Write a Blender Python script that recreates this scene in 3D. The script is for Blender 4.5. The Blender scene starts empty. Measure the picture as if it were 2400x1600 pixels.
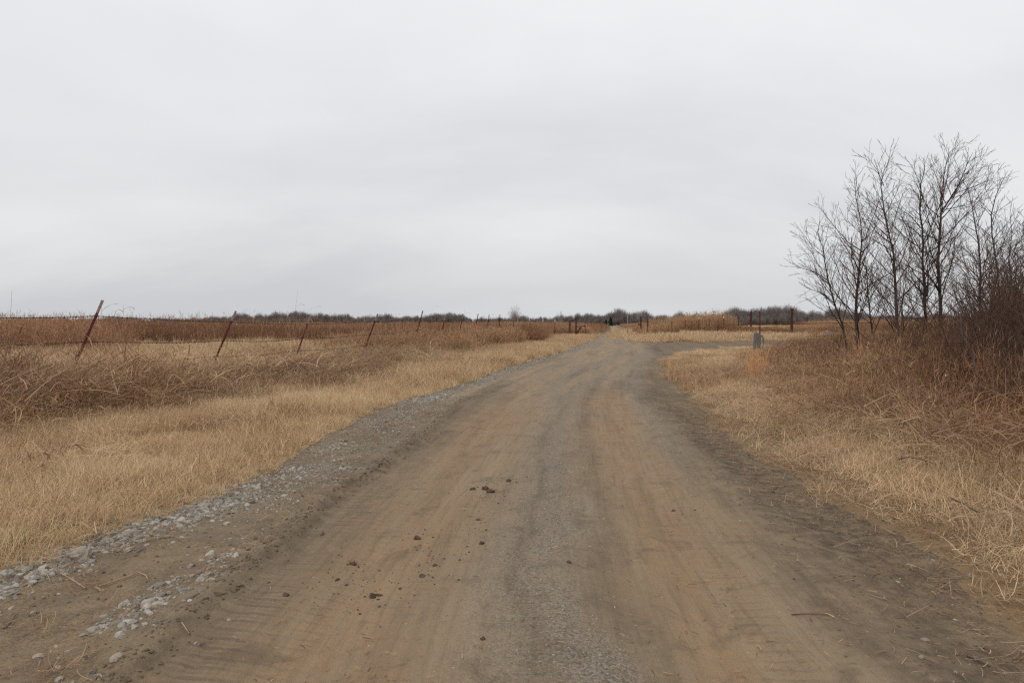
import bpy, math, random
import numpy as np
from mathutils import Vector, Matrix, noise as mnoise

# ------------------------------------------------------------------ camera, sky, sun, exposure
S = bpy.context.scene
COL = S.collection
cam_d = bpy.data.cameras.new('camera')
cam_d.sensor_width = 36.0
cam_d.lens = 24.0
cam_d.clip_start = 0.05
cam_d.clip_end = 9000.0
cam = bpy.data.objects.new('camera', cam_d)
COL.objects.link(cam)
CAM_H = 1.4
cam.location = (0, 0, CAM_H)
cam.rotation_euler = (math.radians(90 - 1.54), 0, 0)
S.camera = cam

SUN_EL, SUN_AZ = math.radians(52), math.radians(215)      # azimuth clockwise from +Y
W = bpy.data.worlds.new('World')
S.world = W
W.use_nodes = True
nt = W.node_tree
nt.nodes.clear()


def N(tree, kind, **kw):
    n = tree.nodes.new(kind)
    for k, v in kw.items():
        if k.startswith('i_'):
            n.inputs[k[2:].replace('_', ' ')].default_value = v
        else:
            setattr(n, k, v)
    return n


def math_n(tree, op, a, b=None, c=None, clamp=False):
    n = tree.nodes.new('ShaderNodeMath')
    n.operation = op
    n.use_clamp = clamp
    for i, v in enumerate((a, b, c)):
        if v is None:
            continue
        if hasattr(v, 'is_linked') or hasattr(v, 'links'):
            tree.links.new(v, n.inputs[i])
        else:
            n.inputs[i].default_value = v
    return n.outputs[0]


def mix_c(tree, f, a, b, mode='MIX'):
    n = tree.nodes.new('ShaderNodeMix')
    n.data_type = 'RGBA'
    n.blend_type = mode
    for i, v in ((0, f), (6, a), (7, b)):
        if hasattr(v, 'links'):
            tree.links.new(v, n.inputs[i])
        elif i == 0:
            n.inputs[i].default_value = v
        else:
            n.inputs[i].default_value = (*v, 1)
    return n.outputs[2]


sky = N(nt, 'ShaderNodeTexSky', sky_type='NISHITA', sun_disc=False, sun_elevation=SUN_EL, sun_rotation=SUN_AZ)
sky.air_density = 1.5
sky.dust_density = 3.0
tc = N(nt, 'ShaderNodeTexCoord')
nrm = N(nt, 'ShaderNodeVectorMath', operation='NORMALIZE')
nt.links.new(tc.outputs['Generated'], nrm.inputs[0])
sp = N(nt, 'ShaderNodeSeparateXYZ')
nt.links.new(nrm.outputs[0], sp.inputs[0])
zc = math_n(nt, 'MAXIMUM', sp.outputs[2], 0.0)
den = math_n(nt, 'ADD', zc, 0.42)
cx = math_n(nt, 'DIVIDE', sp.outputs[0], den)
cy = math_n(nt, 'DIVIDE', sp.outputs[1], den)
cmb = N(nt, 'ShaderNodeCombineXYZ')
nt.links.new(math_n(nt, 'MULTIPLY', cx, 0.55), cmb.inputs[0])
nt.links.new(math_n(nt, 'MULTIPLY', cy, 1.0), cmb.inputs[1])
cmb.inputs[2].default_value = 7.9
nz = N(nt, 'ShaderNodeTexNoise', i_Scale=1.25, i_Detail=6.0, i_Roughness=0.5, i_Distortion=0.4)
nt.links.new(cmb.outputs[0], nz.inputs['Vector'])
elev = math_n(nt, 'MULTIPLY', zc, 1.1, clamp=True)
cl = math_n(nt, 'MULTIPLY_ADD', nz.outputs[0], 2.15, math_n(nt, 'MULTIPLY_ADD', elev, 0.95, -0.86), clamp=True)
ccol = mix_c(nt, cl, (0.615, 0.632, 0.655), (0.92, 0.925, 0.94))
bg1 = N(nt, 'ShaderNodeBackground', i_Strength=0.1)
bg2 = N(nt, 'ShaderNodeBackground', i_Strength=1.0)
nt.links.new(sky.outputs[0], bg1.inputs[0])
nt.links.new(ccol, bg2.inputs[0])
mx = N(nt, 'ShaderNodeMixShader')
mx.inputs[0].default_value = 0.95
nt.links.new(bg1.outputs[0], mx.inputs[1])
nt.links.new(bg2.outputs[0], mx.inputs[2])
wo = N(nt, 'ShaderNodeOutputWorld')
nt.links.new(mx.outputs[0], wo.inputs[0])

sun_d = bpy.data.lights.new('sun', 'SUN')
sun_d.energy = 1.2
sun_d.angle = math.radians(25)
sun_d.color = (1.0, 0.965, 0.92)
sun = bpy.data.objects.new('sun', sun_d)
COL.objects.link(sun)
sun_dir = Vector((math.sin(SUN_AZ) * math.cos(SUN_EL), math.cos(SUN_AZ) * math.cos(SUN_EL), math.sin(SUN_EL)))
sun.rotation_euler = (-sun_dir).to_track_quat('-Z', 'Y').to_euler()
sun.location = (0, -5, 30)

S.view_settings.view_transform = 'Standard'
S.view_settings.look = 'None'
S.view_settings.exposure = 0.0
S.view_settings.gamma = 1.0
S.view_settings.use_curve_mapping = False
S.cycles.use_denoising = False
S.cycles.pixel_filter_type = 'BLACKMAN_HARRIS'
S.cycles.filter_width = 1.25
S.cycles.use_light_tree = False
S.cycles.use_adaptive_sampling = True
S.cycles.adaptive_threshold = 0.02
S.cycles.max_bounces = 4
S.cycles.diffuse_bounces = 2
S.cycles.transmission_bounces = 3
S.cycles.transparent_max_bounces = 4

RNG = np.random.default_rng(11)
random.seed(5)


# ------------------------------------------------------------------ small helpers
def tag(o, label=None, cat=None, group=None, kind=None):
    if label: o['label'] = label
    if cat: o['category'] = cat
    if group: o['group'] = group
    if kind: o['kind'] = kind
    return o


def empty(name, loc, rz=0.0):
    o = bpy.data.objects.new(name, None)
    o.empty_display_size = 0.2
    COL.objects.link(o)
    o.location = loc
    o.rotation_euler = (0, 0, rz)
    return o


def mesh_np(name, V, F):
    """V (n,3) array, F list of tuples or (m,k) int array."""
    me = bpy.data.meshes.new(name)
    V = np.asarray(V, dtype=np.float32)
    if isinstance(F, np.ndarray):
        m, k = F.shape
        me.vertices.add(len(V))
        me.vertices.foreach_set('co', V.ravel())
        me.loops.add(m * k)
        me.loops.foreach_set('vertex_index', F.astype(np.int32).ravel())
        me.polygons.add(m)
        me.polygons.foreach_set('loop_start', np.arange(0, m * k, k, dtype=np.int32))
        me.polygons.foreach_set('loop_total', np.full(m, k, dtype=np.int32))
        me.update(calc_edges=True)
    else:
        me.from_pydata([tuple(v) for v in V], [], F)
        me.update()
    return me


def link(name, me, mat=None, parent=None, smooth=False):
    o = bpy.data.objects.new(name, me)
    COL.objects.link(o)
    if mat is not None and not me.materials:
        me.materials.append(mat)
    if parent is not None:
        o.parent = parent
    if smooth:
        me.polygons.foreach_set('use_smooth', np.ones(len(me.polygons), dtype=bool))
    return o


class MB:
    """collects shapes into one mesh"""
    def __init__(self):
        self.V, self.F = [], []

    def add(self, V, F):
        b = len(self.V)
        self.V.extend([tuple(v) for v in V])
        self.F.extend([tuple(i + b for i in f) for f in F])

    def box(self, c, s, rot=None):
        x, y, z = s[0] / 2, s[1] / 2, s[2] / 2
        P = [Vector(p) for p in ((-x, -y, -z), (x, -y, -z), (x, y, -z), (-x, y, -z), (-x, -y, z), (x, -y, z), (x, y, z), (-x, y, z))]
        if rot is not None:
            P = [rot @ p for p in P]
        c = Vector(c)
        self.add([p + c for p in P], [(0, 3, 2, 1), (4, 5, 6, 7), (0, 1, 5, 4), (1, 2, 6, 5), (2, 3, 7, 6), (3, 0, 4, 7)])

    def tube(self, pts, radii, sides=6, cap=True):
        pts = [Vector(p) for p in pts]
        if not hasattr(radii, '__len__'):
            radii = [radii] * len(pts)
        n = len(pts)
        d0 = (pts[-1] - pts[0])
        if d0.length < 1e-6:
            d0 = Vector((0, 0, 1))
        ref = Vector((0.31, 0.87, 0.12)) if abs(d0.normalized().z) > 0.5 else Vector((0.1, 0.1, 1))
        V, F = [], []
        for i in range(n):
            t = (pts[min(i + 1, n - 1)] - pts[max(i - 1, 0)])
            if t.length < 1e-9:
                t = d0.copy()
            t.normalize()
            u = t.cross(ref)
            u.normalize()
            v = t.cross(u)
            for k in range(sides):
                a = 2 * math.pi * k / sides
                V.append(pts[i] + (u * math.cos(a) + v * math.sin(a)) * radii[i])
        for i in range(n - 1):
            for k in range(sides):
                k2 = (k + 1) % sides
                F.append((i * sides + k, i * sides + k2, (i + 1) * sides + k2, (i + 1) * sides + k))
        if cap:
            F.append(tuple(range(sides - 1, -1, -1)))
            F.append(tuple((n - 1) * sides + k for k in range(sides)))
        self.add(V, F)

    def mesh(self, name):
        return mesh_np(name, np.array(self.V, dtype=np.float32), self.F)

    def build(self, name, mat, parent=None, smooth=False):
        return link(name, self.mesh(name), mat, parent, smooth)


# numpy value noise
_TAB = np.random.default_rng(3).random((256, 256))


def vnoise(x, y, s=0):
    x = np.asarray(x, float) + s * 17.31
    y = np.asarray(y, float) + s * 9.77
    xi = np.floor(x).astype(int)
    yi = np.floor(y).astype(int)
    fx = x - xi
    fy = y - yi
    fx = fx * fx * (3 - 2 * fx)
    fy = fy * fy * (3 - 2 * fy)
    a = _TAB[xi & 255, yi & 255]
    b = _TAB[(xi + 1) & 255, yi & 255]
    c = _TAB[xi & 255, (yi + 1) & 255]
    d = _TAB[(xi + 1) & 255, (yi + 1) & 255]
    return (a * (1 - fx) + b * fx) * (1 - fy) + (c * (1 - fx) + d * fx) * fy


def fbm(x, y, s=0, o=4):
    t, a, w = 0.0, 0.5, 0.0
    for k in range(o):
        t = t + a * vnoise(np.asarray(x) * 2 ** k, np.asarray(y) * 2 ** k, s + k)
        w += a
        a *= 0.5
    return t / w


def sstep(a, b, x):
    t = np.clip((np.asarray(x, float) - a) / (b - a), 0, 1)
    return t * t * (3 - 2 * t)


def gauss(x, c, w):
    return np.exp(-((x - c) / w) ** 2)


# ------------------------------------------------------------------ lie of the land (metres, +Y ahead)
_XL = np.array([(-12, -3.3), (0, -3.1), (2, -2.95), (3.76, -2.82), (4.4, -2.6), (5.25, -2.36), (6.7, -2.25), (8.5, -2.26), (11.7, -2.06),
                (17.1, -.83), (22.4, .06), (35, 2.8), (56, 6.6), (66, 8.2), (224, 30.5), (600, 83.5), (6000, 845)])
_XR = np.array([(-12, 1.9), (0, 2.15), (3.15, 2.36), (4.2, 2.44), (5.4, 2.49), (7.4, 2.7), (10, 2.84), (13.9, 3.41), (22.4, 4.9),
                (26.4, 5.9), (31, 7.6), (35, 9.5), (40, 14.1), (44, 17)])
_XRS = np.array([(40, 8.5), (49, 9.2), (66, 11.5), (224, 36), (600, 90), (6000, 855)])
_YN = np.array([(0, 20), (5.9, 26.4), (9.5, 35), (14.1, 40), (25, 46), (40, 52), (80, 66), (200, 110)])
_YF = np.array([(0, 49), (9.2, 49), (12.9, 49.6), (18.8, 53), (30, 60), (80, 80), (200, 125)])
_XM = np.array([(-12, -1.6), (2.75, -1.48), (3.15, -1.5), (3.67, -1.44), (4.5, -1.42), (5.1, -1.42), (5.96, -1.31), (7.9, -1.08), (10.6, -.92),
                (12.3, -.85), (17, .1), (30, 2.5), (60, 8)])
_XB = np.array([(0, -7.2), (5, -6.3), (6.5, -5.6), (8.2, -5.25), (10, -5.0), (11.4, -4.6), (12.4, -4.1), (13.9, -3.9), (17, -3.0), (25, -1.9), (38, .3), (52, 3.0), (66, 6.3), (70, 8.0)])
_XBR = np.array([(0, 5.2), (6, 4.8), (7, 4.5), (8.2, 4.4), (10, 4.7), (14, 5.9), (20, 7.6), (25, 9.2), (33, 14), (40, 19), (60, 40)])
_CQ = np.array([(-12, 0), (3, 0), (5, .1), (8, .4), (12, .85), (17, 1.7), (22, 2.7), (30, 4.7), (50, 8.0), (224, 33), (6000, 850)])


def cv(t, v):
    return np.interp(v, t[:, 0], t[:, 1])


def fence_x(y):
    return -8.86 + 0.262 * (np.asarray(y, float) - 13.5)


def road_d(x, y, wob=True):
    """signed distance-like: > 0 on the road"""
    x = np.asarray(x, float)
    y = np.asarray(y, float)
    dm = np.minimum(x - cv(_XL, y), cv(_XR, y) - x)
    dm = np.where(y > 46, np.minimum(dm, 46 - y), dm)
    ds = np.minimum(y - cv(_YN, x), cv(_YF, x) - y) * 0.75
    ds = np.where(x < cv(_XL, y), -np.abs(cv(_XL, y) - x), ds)
    dr = np.minimum(x - cv(_XL, y), cv(_XRS, y) - x)
    dr = np.where(y < 42, -9, dr)
    d = np.maximum(np.maximum(dm, ds), dr)
    if wob:
        d = d + (fbm(x * 1.3, y * 1.3, 5, 3) - 0.5) * 0.45 + (vnoise(x * 7, y * 7, 8) - 0.5) * 0.08
    return d


def q_of(x, y):
    return x - cv(_CQ, y)


def height(x, y):
    x = np.asarray(x, float)
    y = np.asarray(y, float)
    d = road_d(x, y, False)
    q = q_of(x, y)
    near = 1 - sstep(25, 45, y)
    z = 0.015 * (1 - np.clip(np.abs(q) / 2.4, 0, 1) ** 2) * near
    # wheel ruts and the ridges between them
    wig = (fbm(y * 0.35, q * 0.2, 21, 2) - 0.5) * 0.25
    z = z - 0.042 * gauss(q + wig, -0.80, 0.36) * near - 0.036 * gauss(q + wig, 0.92, 0.30) * near - 0.018 * gauss(q + wig, 1.95, 0.2) * near
    z = z + 0.022 * gauss(q + wig, 0.22, 0.22) * near - 0.012 * gauss(q + wig, 0.52, 0.10) * near
    z = z + 0.02 * gauss(q, 1.75, 0.35) * near
    # ridge pushed up beside the left wheel rut
    m = x - cv(_XM, y) + (fbm(y * 0.7, y * 0 + 3, 12, 2) - 0.5) * 0.14 + (fbm(x * 5, y * 5, 13, 3) - 0.5) * 0.08
    bm = (1 - sstep(9, 14, y))
    z = z + bm * (0.022 * gauss(m, -0.07, 0.055) - 0.014 * gauss(m, 0.12, 0.12) + 0.02 * sstep(0.0, -0.15, m))
    z = z + bm * 0.02 * (fbm(x * 9, y * 9, 31, 3) - 0.5) * gauss(m, -0.08, 0.2)
    z = z + (fbm(x * 2.2, y * 2.2, 2, 4) - 0.5) * 0.022
    # verges and fields
    off = np.clip(-d, 0, None)
    left = x < cv(_XL, y) + 0.5
    rise = np.where(left, 0.10 * sstep(0, 1.2, off) + 0.06 * sstep(1.5, 5, off), 0.09 * sstep(0.1, 1.5, off) + 0.10 * sstep(1.5, 4.5, off))
    z = z + rise + np.clip(off, 0, 1) * 0.10 * (fbm(x * 0.7, y * 0.7, 4, 4) - 0.45)
    fork = (~left) * sstep(17, 24, y) * (y < cv(_YN, x) + 1.0)
    z = z - rise * 0.75 * fork
    z = z + 0.15 * sstep(20, 50, y) * sstep(2, 6, off) * (1 - fork)
    # low mound under the slabs by the thicket
    z = z + 0.36 * np.exp(-(((x - 9.0) / 1.7) ** 2 + ((y - 14.2) / 1.3) ** 2))
    far = sstep(90, 260, y)
    return z * (1 - far) + far * 0.05


def hz(x, y):
    return float(height(np.array([x]), np.array([y]))[0])


# ------------------------------------------------------------------ materials
def new_mat(name, rough=0.9):
    m = bpy.data.materials.new(name)
    m.use_nodes = True
    t = m.node_tree
    b = t.nodes['Principled BSDF']
    b.inputs['Roughness'].default_value = rough
    b.inputs['Specular IOR Level'].default_value = 0.25
    return m, t, b


def attr(t, name, kind='GEOMETRY'):
    return N(t, 'ShaderNodeAttribute', attribute_name=name, attribute_type=kind)


def noise_n(t, vec, scale, detail=4, rough=0.55, dist=0.0):
    n = N(t, 'ShaderNodeTexNoise', i_Scale=scale, i_Detail=detail, i_Roughness=rough, i_Distortion=dist)
    t.links.new(vec, n.inputs['Vector'])
    return n.outputs[0]


def ramp01(t, v, a, b):
    n = N(t, 'ShaderNodeMapRange', clamp=True)
    t.links.new(v, n.inputs[0])
    n.inputs[1].default_value = a
    n.inputs[2].default_value = b
    return n.outputs[0]


def mat_ground(road):
    m, t, b = new_mat('packed_dirt' if road else 'thatch_soil', 0.95)
    pos = N(t, 'ShaderNodeNewGeometry').outputs['Position']
    uv = attr(t, 'roaduv').outputs['Vector']
    n1 = noise_n(t, pos, 1.1, 5)
    n2 = noise_n(t, pos, 9.0, 6, 0.65)
    n3 = noise_n(t, pos, 60.0, 4, 0.7)
    n4 = noise_n(t, pos, 260.0, 2, 0.6)
    vor = N(t, 'ShaderNodeTexVoronoi', i_Scale=85.0)
    t.links.new(pos, vor.inputs['Vector'])
    vcol = N(t, 'ShaderNodeSeparateColor')
    t.links.new(vor.outputs['Color'], vcol.inputs[0])
    vor2 = N(t, 'ShaderNodeTexVoronoi', i_Scale=38.0)
    t.links.new(pos, vor2.inputs['Vector'])
    v2c = N(t, 'ShaderNodeSeparateColor')
    t.links.new(vor2.outputs['Color'], v2c.inputs[0])
    if road:
        clay = attr(t, 'clay').outputs['Fac']
        grav = attr(t, 'grav').outputs['Fac']
        dark = attr(t, 'damp').outputs['Fac']
        straw = attr(t, 'straw').outputs['Fac']
        base = mix_c(t, n1, (0.208, 0.149, 0.093), (0.300, 0.224, 0.145))
        brown = mix_c(t, n2, (0.222, 0.139, 0.075), (0.312, 0.207, 0.118))
        c = mix_c(t, math_n(t, 'MULTIPLY', clay, ramp01(t, n2, 0.2, 0.55), clamp=True), base, brown)
        # light streaks left by tyres, along the road
        st = noise_n(t, uv, 5.0, 5, 0.6)
        c = mix_c(t, math_n(t, 'MULTIPLY', ramp01(t, st, 0.50, 0.72), 0.42), c, (0.345, 0.267, 0.177))
        c = mix_c(t, math_n(t, 'MULTIPLY', ramp01(t, st, 0.46, 0.28), 0.45), c, (0.105, 0.078, 0.052))
        st2 = noise_n(t, uv, 26.0, 4, 0.65)
        c = mix_c(t, math_n(t, 'MULTIPLY', ramp01(t, st2, 0.52, 0.35), 0.30), c, (0.115, 0.082, 0.053))
        gcol = mix_c(t, vcol.outputs[0], (0.100, 0.083, 0.062), (0.305, 0.270, 0.220))
        gm = math_n(t, 'MULTIPLY', grav, ramp01(t, n3, 0.32, 0.58), clamp=True)
        c = mix_c(t, gm, c, gcol)
        c = mix_c(t, math_n(t, 'MULTIPLY', dark, ramp01(t, n2, 0.15, 0.6), clamp=True), c, (0.070, 0.050, 0.033))
        # blotches where mud dried unevenly
        n5 = noise_n(t, pos, 3.2, 6, 0.68, 0.6)
        c = mix_c(t, math_n(t, 'MULTIPLY', ramp01(t, n5, 0.54, 0.68), 0.45), c, (0.275, 0.195, 0.118))
        c = mix_c(t, math_n(t, 'MULTIPLY', ramp01(t, n5, 0.45, 0.33), 0.50), c, (0.110, 0.080, 0.052))
        # loose dark crumbs and pale grains
        cr = math_n(t, 'MULTIPLY', ramp01(t, n3, 0.62, 0.70), 0.55)
        c = mix_c(t, cr, c, (0.10, 0.068, 0.042))
        c = mix_c(t, math_n(t, 'MULTIPLY', straw, ramp01(t, n3, 0.46, 0.60), clamp=True), c, (0.33, 0.225, 0.115))
        c = mix_c(t, math_n(t, 'MULTIPLY', ramp01(t, n4, 0.60, 0.75), 0.35), c, (0.33, 0.29, 0.225))
        c = mix_c(t, math_n(t, 'MULTIPLY', ramp01(t, n4, 0.42, 0.28), 0.5), c, (0.082, 0.060, 0.040))
    else:
        tint = attr(t, 'fieldtint').outputs['Fac']
        a = mix_c(t, n2, (0.14, 0.092, 0.05), (0.28, 0.19, 0.10))
        f = mix_c(t, n2, (0.40, 0.285, 0.145), (0.52, 0.38, 0.21))
        c = mix_c(t, tint, a, f)
        red = attr(t, 'redtint').outputs['Fac']
        c = mix_c(t, red, c, mix_c(t, n2, (0.20, 0.115, 0.06), (0.31, 0.185, 0.10)))
        c = mix_c(t, math_n(t, 'MULTIPLY', ramp01(t, n3, 0.58, 0.7), 0.5), c, (0.10, 0.07, 0.04))
    t.links.new(c, b.inputs['Base Color'])
    # relief
    hsum = math_n(t, 'MULTIPLY_ADD', n3, 0.55, math_n(t, 'MULTIPLY', n2, 1.2))
    hsum = math_n(t, 'MULTIPLY_ADD', n4, 0.16, hsum)
    if road:
        vd = math_n(t, 'SUBTRACT', 0.6, vor.outputs['Distance'])
        hsum = math_n(t, 'MULTIPLY_ADD', math_n(t, 'MULTIPLY', vd, grav), 0.7, hsum)
        tread = attr(t, 'tread').outputs['Fac']
        suv = N(t, 'ShaderNodeSeparateXYZ')
        t.links.new(uv, suv.inputs[0])
        ph = math_n(t, 'MULTIPLY_ADD', suv.outputs[1], 20 * 2 * math.pi / 0.085, math_n(t, 'MULTIPLY', suv.outputs[0], 16.0))
        ph = math_n(t, 'MULTIPLY_ADD', n2, 4.0, ph)
        wv = math_n(t, 'MULTIPLY', math_n(t, 'SINE', ph), tread)
        wv = math_n(t, 'MULTIPLY', wv, ramp01(t, n1, 0.35, 0.55))
        hsum = math_n(t, 'MULTIPLY_ADD', wv, 1.0, hsum)
    bp = N(t, 'ShaderNodeBump', i_Strength=0.75, i_Distance=0.022)
    t.links.new(hsum, bp.inputs['Height'])
    t.links.new(bp.outputs[0], b.inputs['Normal'])
    return m


def mat_blade(name, A, B, C, transl=0.25):
    """dry grass: A-B varies blade to blade, C patch to patch"""
    m, t, b = new_mat(name, 0.85)
    bc = attr(t, 'bc').outputs['Color']
    s = N(t, 'ShaderNodeSeparateColor')
    t.links.new(bc, s.inputs[0])
    tint = attr(t, 'tint', 'INSTANCER').outputs['Fac']
    c = mix_c(t, s.outputs[0], A, B)
    c = mix_c(t, math_n(t, 'MULTIPLY', tint, 0.8), c, mix_c(t, s.outputs[1], C, tuple(v * 0.7 for v in C)))
    t.links.new(c, b.inputs['Base Color'])
    tr = N(t, 'ShaderNodeBsdfTranslucent')
    t.links.new(c, tr.inputs[0])
    ms = N(t, 'ShaderNodeMixShader')
    ms.inputs[0].default_value = transl
    out = t.nodes['Material Output']
    t.links.new(b.outputs[0], ms.inputs[1])
    t.links.new(tr.outputs[0], ms.inputs[2])
    t.links.new(ms.outputs[0], out.inputs[0])
    return m


def mat_plain(name, A, B, scale=8.0, rough=0.85, bump=0.0, stretch=None, spots=None, spec=0.25, metal=0.0):
    m, t, b = new_mat(name, rough)
    tcn = N(t, 'ShaderNodeTexCoord')
    v = tcn.outputs['Object']
    if stretch:
        mp = N(t, 'ShaderNodeMapping')
        mp.inputs['Scale'].default_value = stretch
        t.links.new(v, mp.inputs[0])
        v = mp.outputs[0]
    n = noise_n(t, v, scale, 5, 0.6)
    c = mix_c(t, ramp01(t, n, 0.3, 0.7), A, B)
    if spots:
        n2 = noise_n(t, v, scale * 2.7, 4, 0.6)
        c = mix_c(t, ramp01(t, n2, 0.52, 0.66), c, spots)
    t.links.new(c, b.inputs['Base Color'])
    b.inputs['Specular IOR Level'].default_value = spec
    b.inputs['Metallic'].default_value = metal
    if bump:
        bp = N(t, 'ShaderNodeBump', i_Strength=0.6, i_Distance=bump)
        t.links.new(noise_n(t, v, scale * 3, 5, 0.6), bp.inputs['Height'])
        t.links.new(bp.outputs[0], b.inputs['Normal'])
    return m


M_ROAD = mat_ground(True)
M_GROUND = mat_ground(False)
M_VERGE = mat_blade('dry_verge_grass', (0.80, 0.585, 0.355), (0.32, 0.205, 0.11), (0.82, 0.62, 0.39))
M_PALE = mat_blade('pale_field_grass', (0.74, 0.56, 0.35), (0.50, 0.35, 0.20), (0.50, 0.31, 0.18))
M_BRUSH = mat_blade('brown_brush', (0.200, 0.098, 0.049), (0.63, 0.415, 0.235), (0.235, 0.108, 0.054))
M_STALK = mat_blade('straw_stalk', (0.64, 0.46, 0.295), (0.28, 0.165, 0.10), (0.24, 0.13, 0.078))
M_RED = mat_blade('red_prairie_grass', (0.27, 0.130, 0.072), (0.50, 0.305, 0.185), (0.20, 0.090, 0.050))
M_TAN = mat_blade('tan_tall_grass', (0.58, 0.375, 0.22), (0.38, 0.225, 0.125), (0.33, 0.185, 0.105))
M_ORANGE = mat_blade('orange_bluestem', (0.72, 0.36, 0.17), (0.66, 0.42, 0.22), (0.6, 0.28, 0.12))
M_DARKBR = mat_blade('dark_bramble', (0.135, 0.067, 0.040), (0.42, 0.265, 0.165), (0.125, 0.062, 0.037))
M_STONE = None


def mat_stone():
    m, t, b = new_mat('crushed_limestone', 0.9)
    tint = attr(t, 'tint', 'INSTANCER').outputs['Fac']
    tcn = N(t, 'ShaderNodeTexCoord').outputs['Object']
    n = noise_n(t, tcn, 3.0, 5, 0.6)
    c = mix_c(t, tint, (0.140, 0.125, 0.102), (0.40, 0.376, 0.328))
    c = mix_c(t, math_n(t, 'MULTIPLY', ramp01(t, n, 0.45, 0.66), 0.65), c, (0.20, 0.152, 0.102))
    t.links.new(c, b.inputs['Base Color'])
    return m


M_STONE = mat_stone()
M_BARK = mat_plain('sapling_bark', (0.040, 0.028, 0.024), (0.080, 0.058, 0.048), 14, 0.9, 0.004, (1, 1, 0.3))
M_TWIG = mat_plain('twig_bark', (0.046, 0.027, 0.023), (0.098, 0.058, 0.046), 6, 0.85)
M_GBARK = mat_plain('grey_bark', (0.060, 0.049, 0.043), (0.12, 0.10, 0.087), 16, 0.95, 0.006, (1, 1, 0.25))
M_THICKET = mat_plain('thicket_twigs', (0.064, 0.036, 0.026), (0.150, 0.090, 0.062), 5, 0.9)
M_FARTREE = mat_plain('far_bare_twigs_hazed', (0.150, 0.129, 0.125), (0.230, 0.200, 0.188), 0.05, 0.95)  # grey bark lightened further: distance haze is put into the colour, no air volume
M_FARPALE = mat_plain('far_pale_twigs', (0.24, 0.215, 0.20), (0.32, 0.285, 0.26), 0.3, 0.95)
M_CEDAR = mat_plain('cedar_green', (0.022, 0.030, 0.022), (0.045, 0.055, 0.040), 1.0, 0.9)
M_POST = mat_plain('oxblood_post_paint', (0.085, 0.013, 0.013), (0.13, 0.026, 0.022), 9, 0.55, 0.0, (1, 1, 0.4), (0.075, 0.035, 0.022))
M_TIP = mat_plain('bare_steel_tip', (0.20, 0.155, 0.145), (0.32, 0.27, 0.255), 14, 0.6, 0.0, (1, 1, 0.4), (0.13, 0.06, 0.05))
M_WTIP = mat_plain('white_post_tip', (0.62, 0.58, 0.55), (0.75, 0.72, 0.69), 14, 0.6)
M_WIRE = mat_plain('rusty_wire', (0.035, 0.026, 0.024), (0.075, 0.048, 0.04), 3, 0.7)
M_PIPE = mat_plain('rusty_pipe', (0.035, 0.016, 0.012), (0.085, 0.036, 0.022), 6, 0.75, 0.002)
M_PIPE2 = mat_plain('orange_rust_pipe', (0.14, 0.045, 0.022), (0.085, 0.034, 0.022), 5, 0.8, 0.002)
M_WOOD = mat_plain('weathered_wood', (0.10, 0.098, 0.096), (0.185, 0.18, 0.175), 7, 0.9, 0.006, (6, 6, 0.5), (0.07, 0.065, 0.06))
M_PED = mat_plain('pedestal_enamel', (0.30, 0.36, 0.36), (0.36, 0.42, 0.42), 6, 0.5)
M_ORTAPE = mat_plain('orange_flagging', (0.85, 0.13, 0.03), (0.90, 0.17, 0.05), 6, 0.5)
M_ROCK = mat_plain('pale_rock', (0.24, 0.20, 0.155), (0.38, 0.325, 0.26), 14, 0.9, 0.006, None, (0.16, 0.125, 0.095))
M_SLAB = mat_plain('lichen_slab', (0.20, 0.165, 0.10), (0.31, 0.265, 0.165), 5, 0.95, 0.01, None, (0.15, 0.135, 0.075))
M_CLOD = mat_plain('dried_mud', (0.060, 0.037, 0.025), (0.125, 0.080, 0.054), 40, 0.95, 0.004)
M_STICK = mat_plain('dry_stalk', (0.26, 0.155, 0.095), (0.46, 0.31, 0.20), 8, 0.85, 0.001, (1, 1, 0.3))
M_DSTICK = mat_plain('dead_branch', (0.07, 0.055, 0.047), (0.13, 0.10, 0.085), 12, 0.9, 0.002)
M_POLE = mat_plain('creosote_pole', (0.10, 0.085, 0.075), (0.16, 0.14, 0.125), 2, 0.9)
M_PALEPOLE = mat_plain('pale_fibreglass_pole', (0.20, 0.195, 0.19), (0.27, 0.26, 0.25), 3, 0.6)
M_LEAF = mat_plain('curled_dry_leaf', (0.20, 0.075, 0.045), (0.42, 0.27, 0.17), 9, 0.85)
M_VINE = mat_plain('green_vine', (0.045, 0.055, 0.04), (0.10, 0.105, 0.075), 8, 0.9)

# ------------------------------------------------------------------ the land: one sheet to the horizon, its road faces split off
ys = list(np.arange(-9, 1.2, 0.14))
y = 1.2
while y < 70:
    ys.append(y)
    y *= 1.0095
while y < 6000:
    ys.append(y)
    y *= 1.035
ys = np.array(ys)
NC = 520
c = np.linspace(-1, 1, NC + 1)
prof = 0.42 * c + 0.58 * c ** 3
Wd = 8 + 1.3 * np.maximum(ys, 0)
X = prof[None, :] * Wd[:, None] + (cv(_CQ, np.clip(ys, 0, 60)) * 0.8)[:, None]
Y = np.repeat(ys[:, None], NC + 1, axis=1)
x, yv = X.ravel(), Y.ravel()
z = height(x, yv)
d = road_d(x, yv)
q = q_of(x, yv)
NR = len(ys)
idx = np.arange(NR * (NC + 1)).reshape(NR, NC + 1)
F = np.stack([idx[:-1, :-1], idx[:-1, 1:], idx[1:, 1:], idx[1:, :-1]], axis=-1).reshape(-1, 4)
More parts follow.
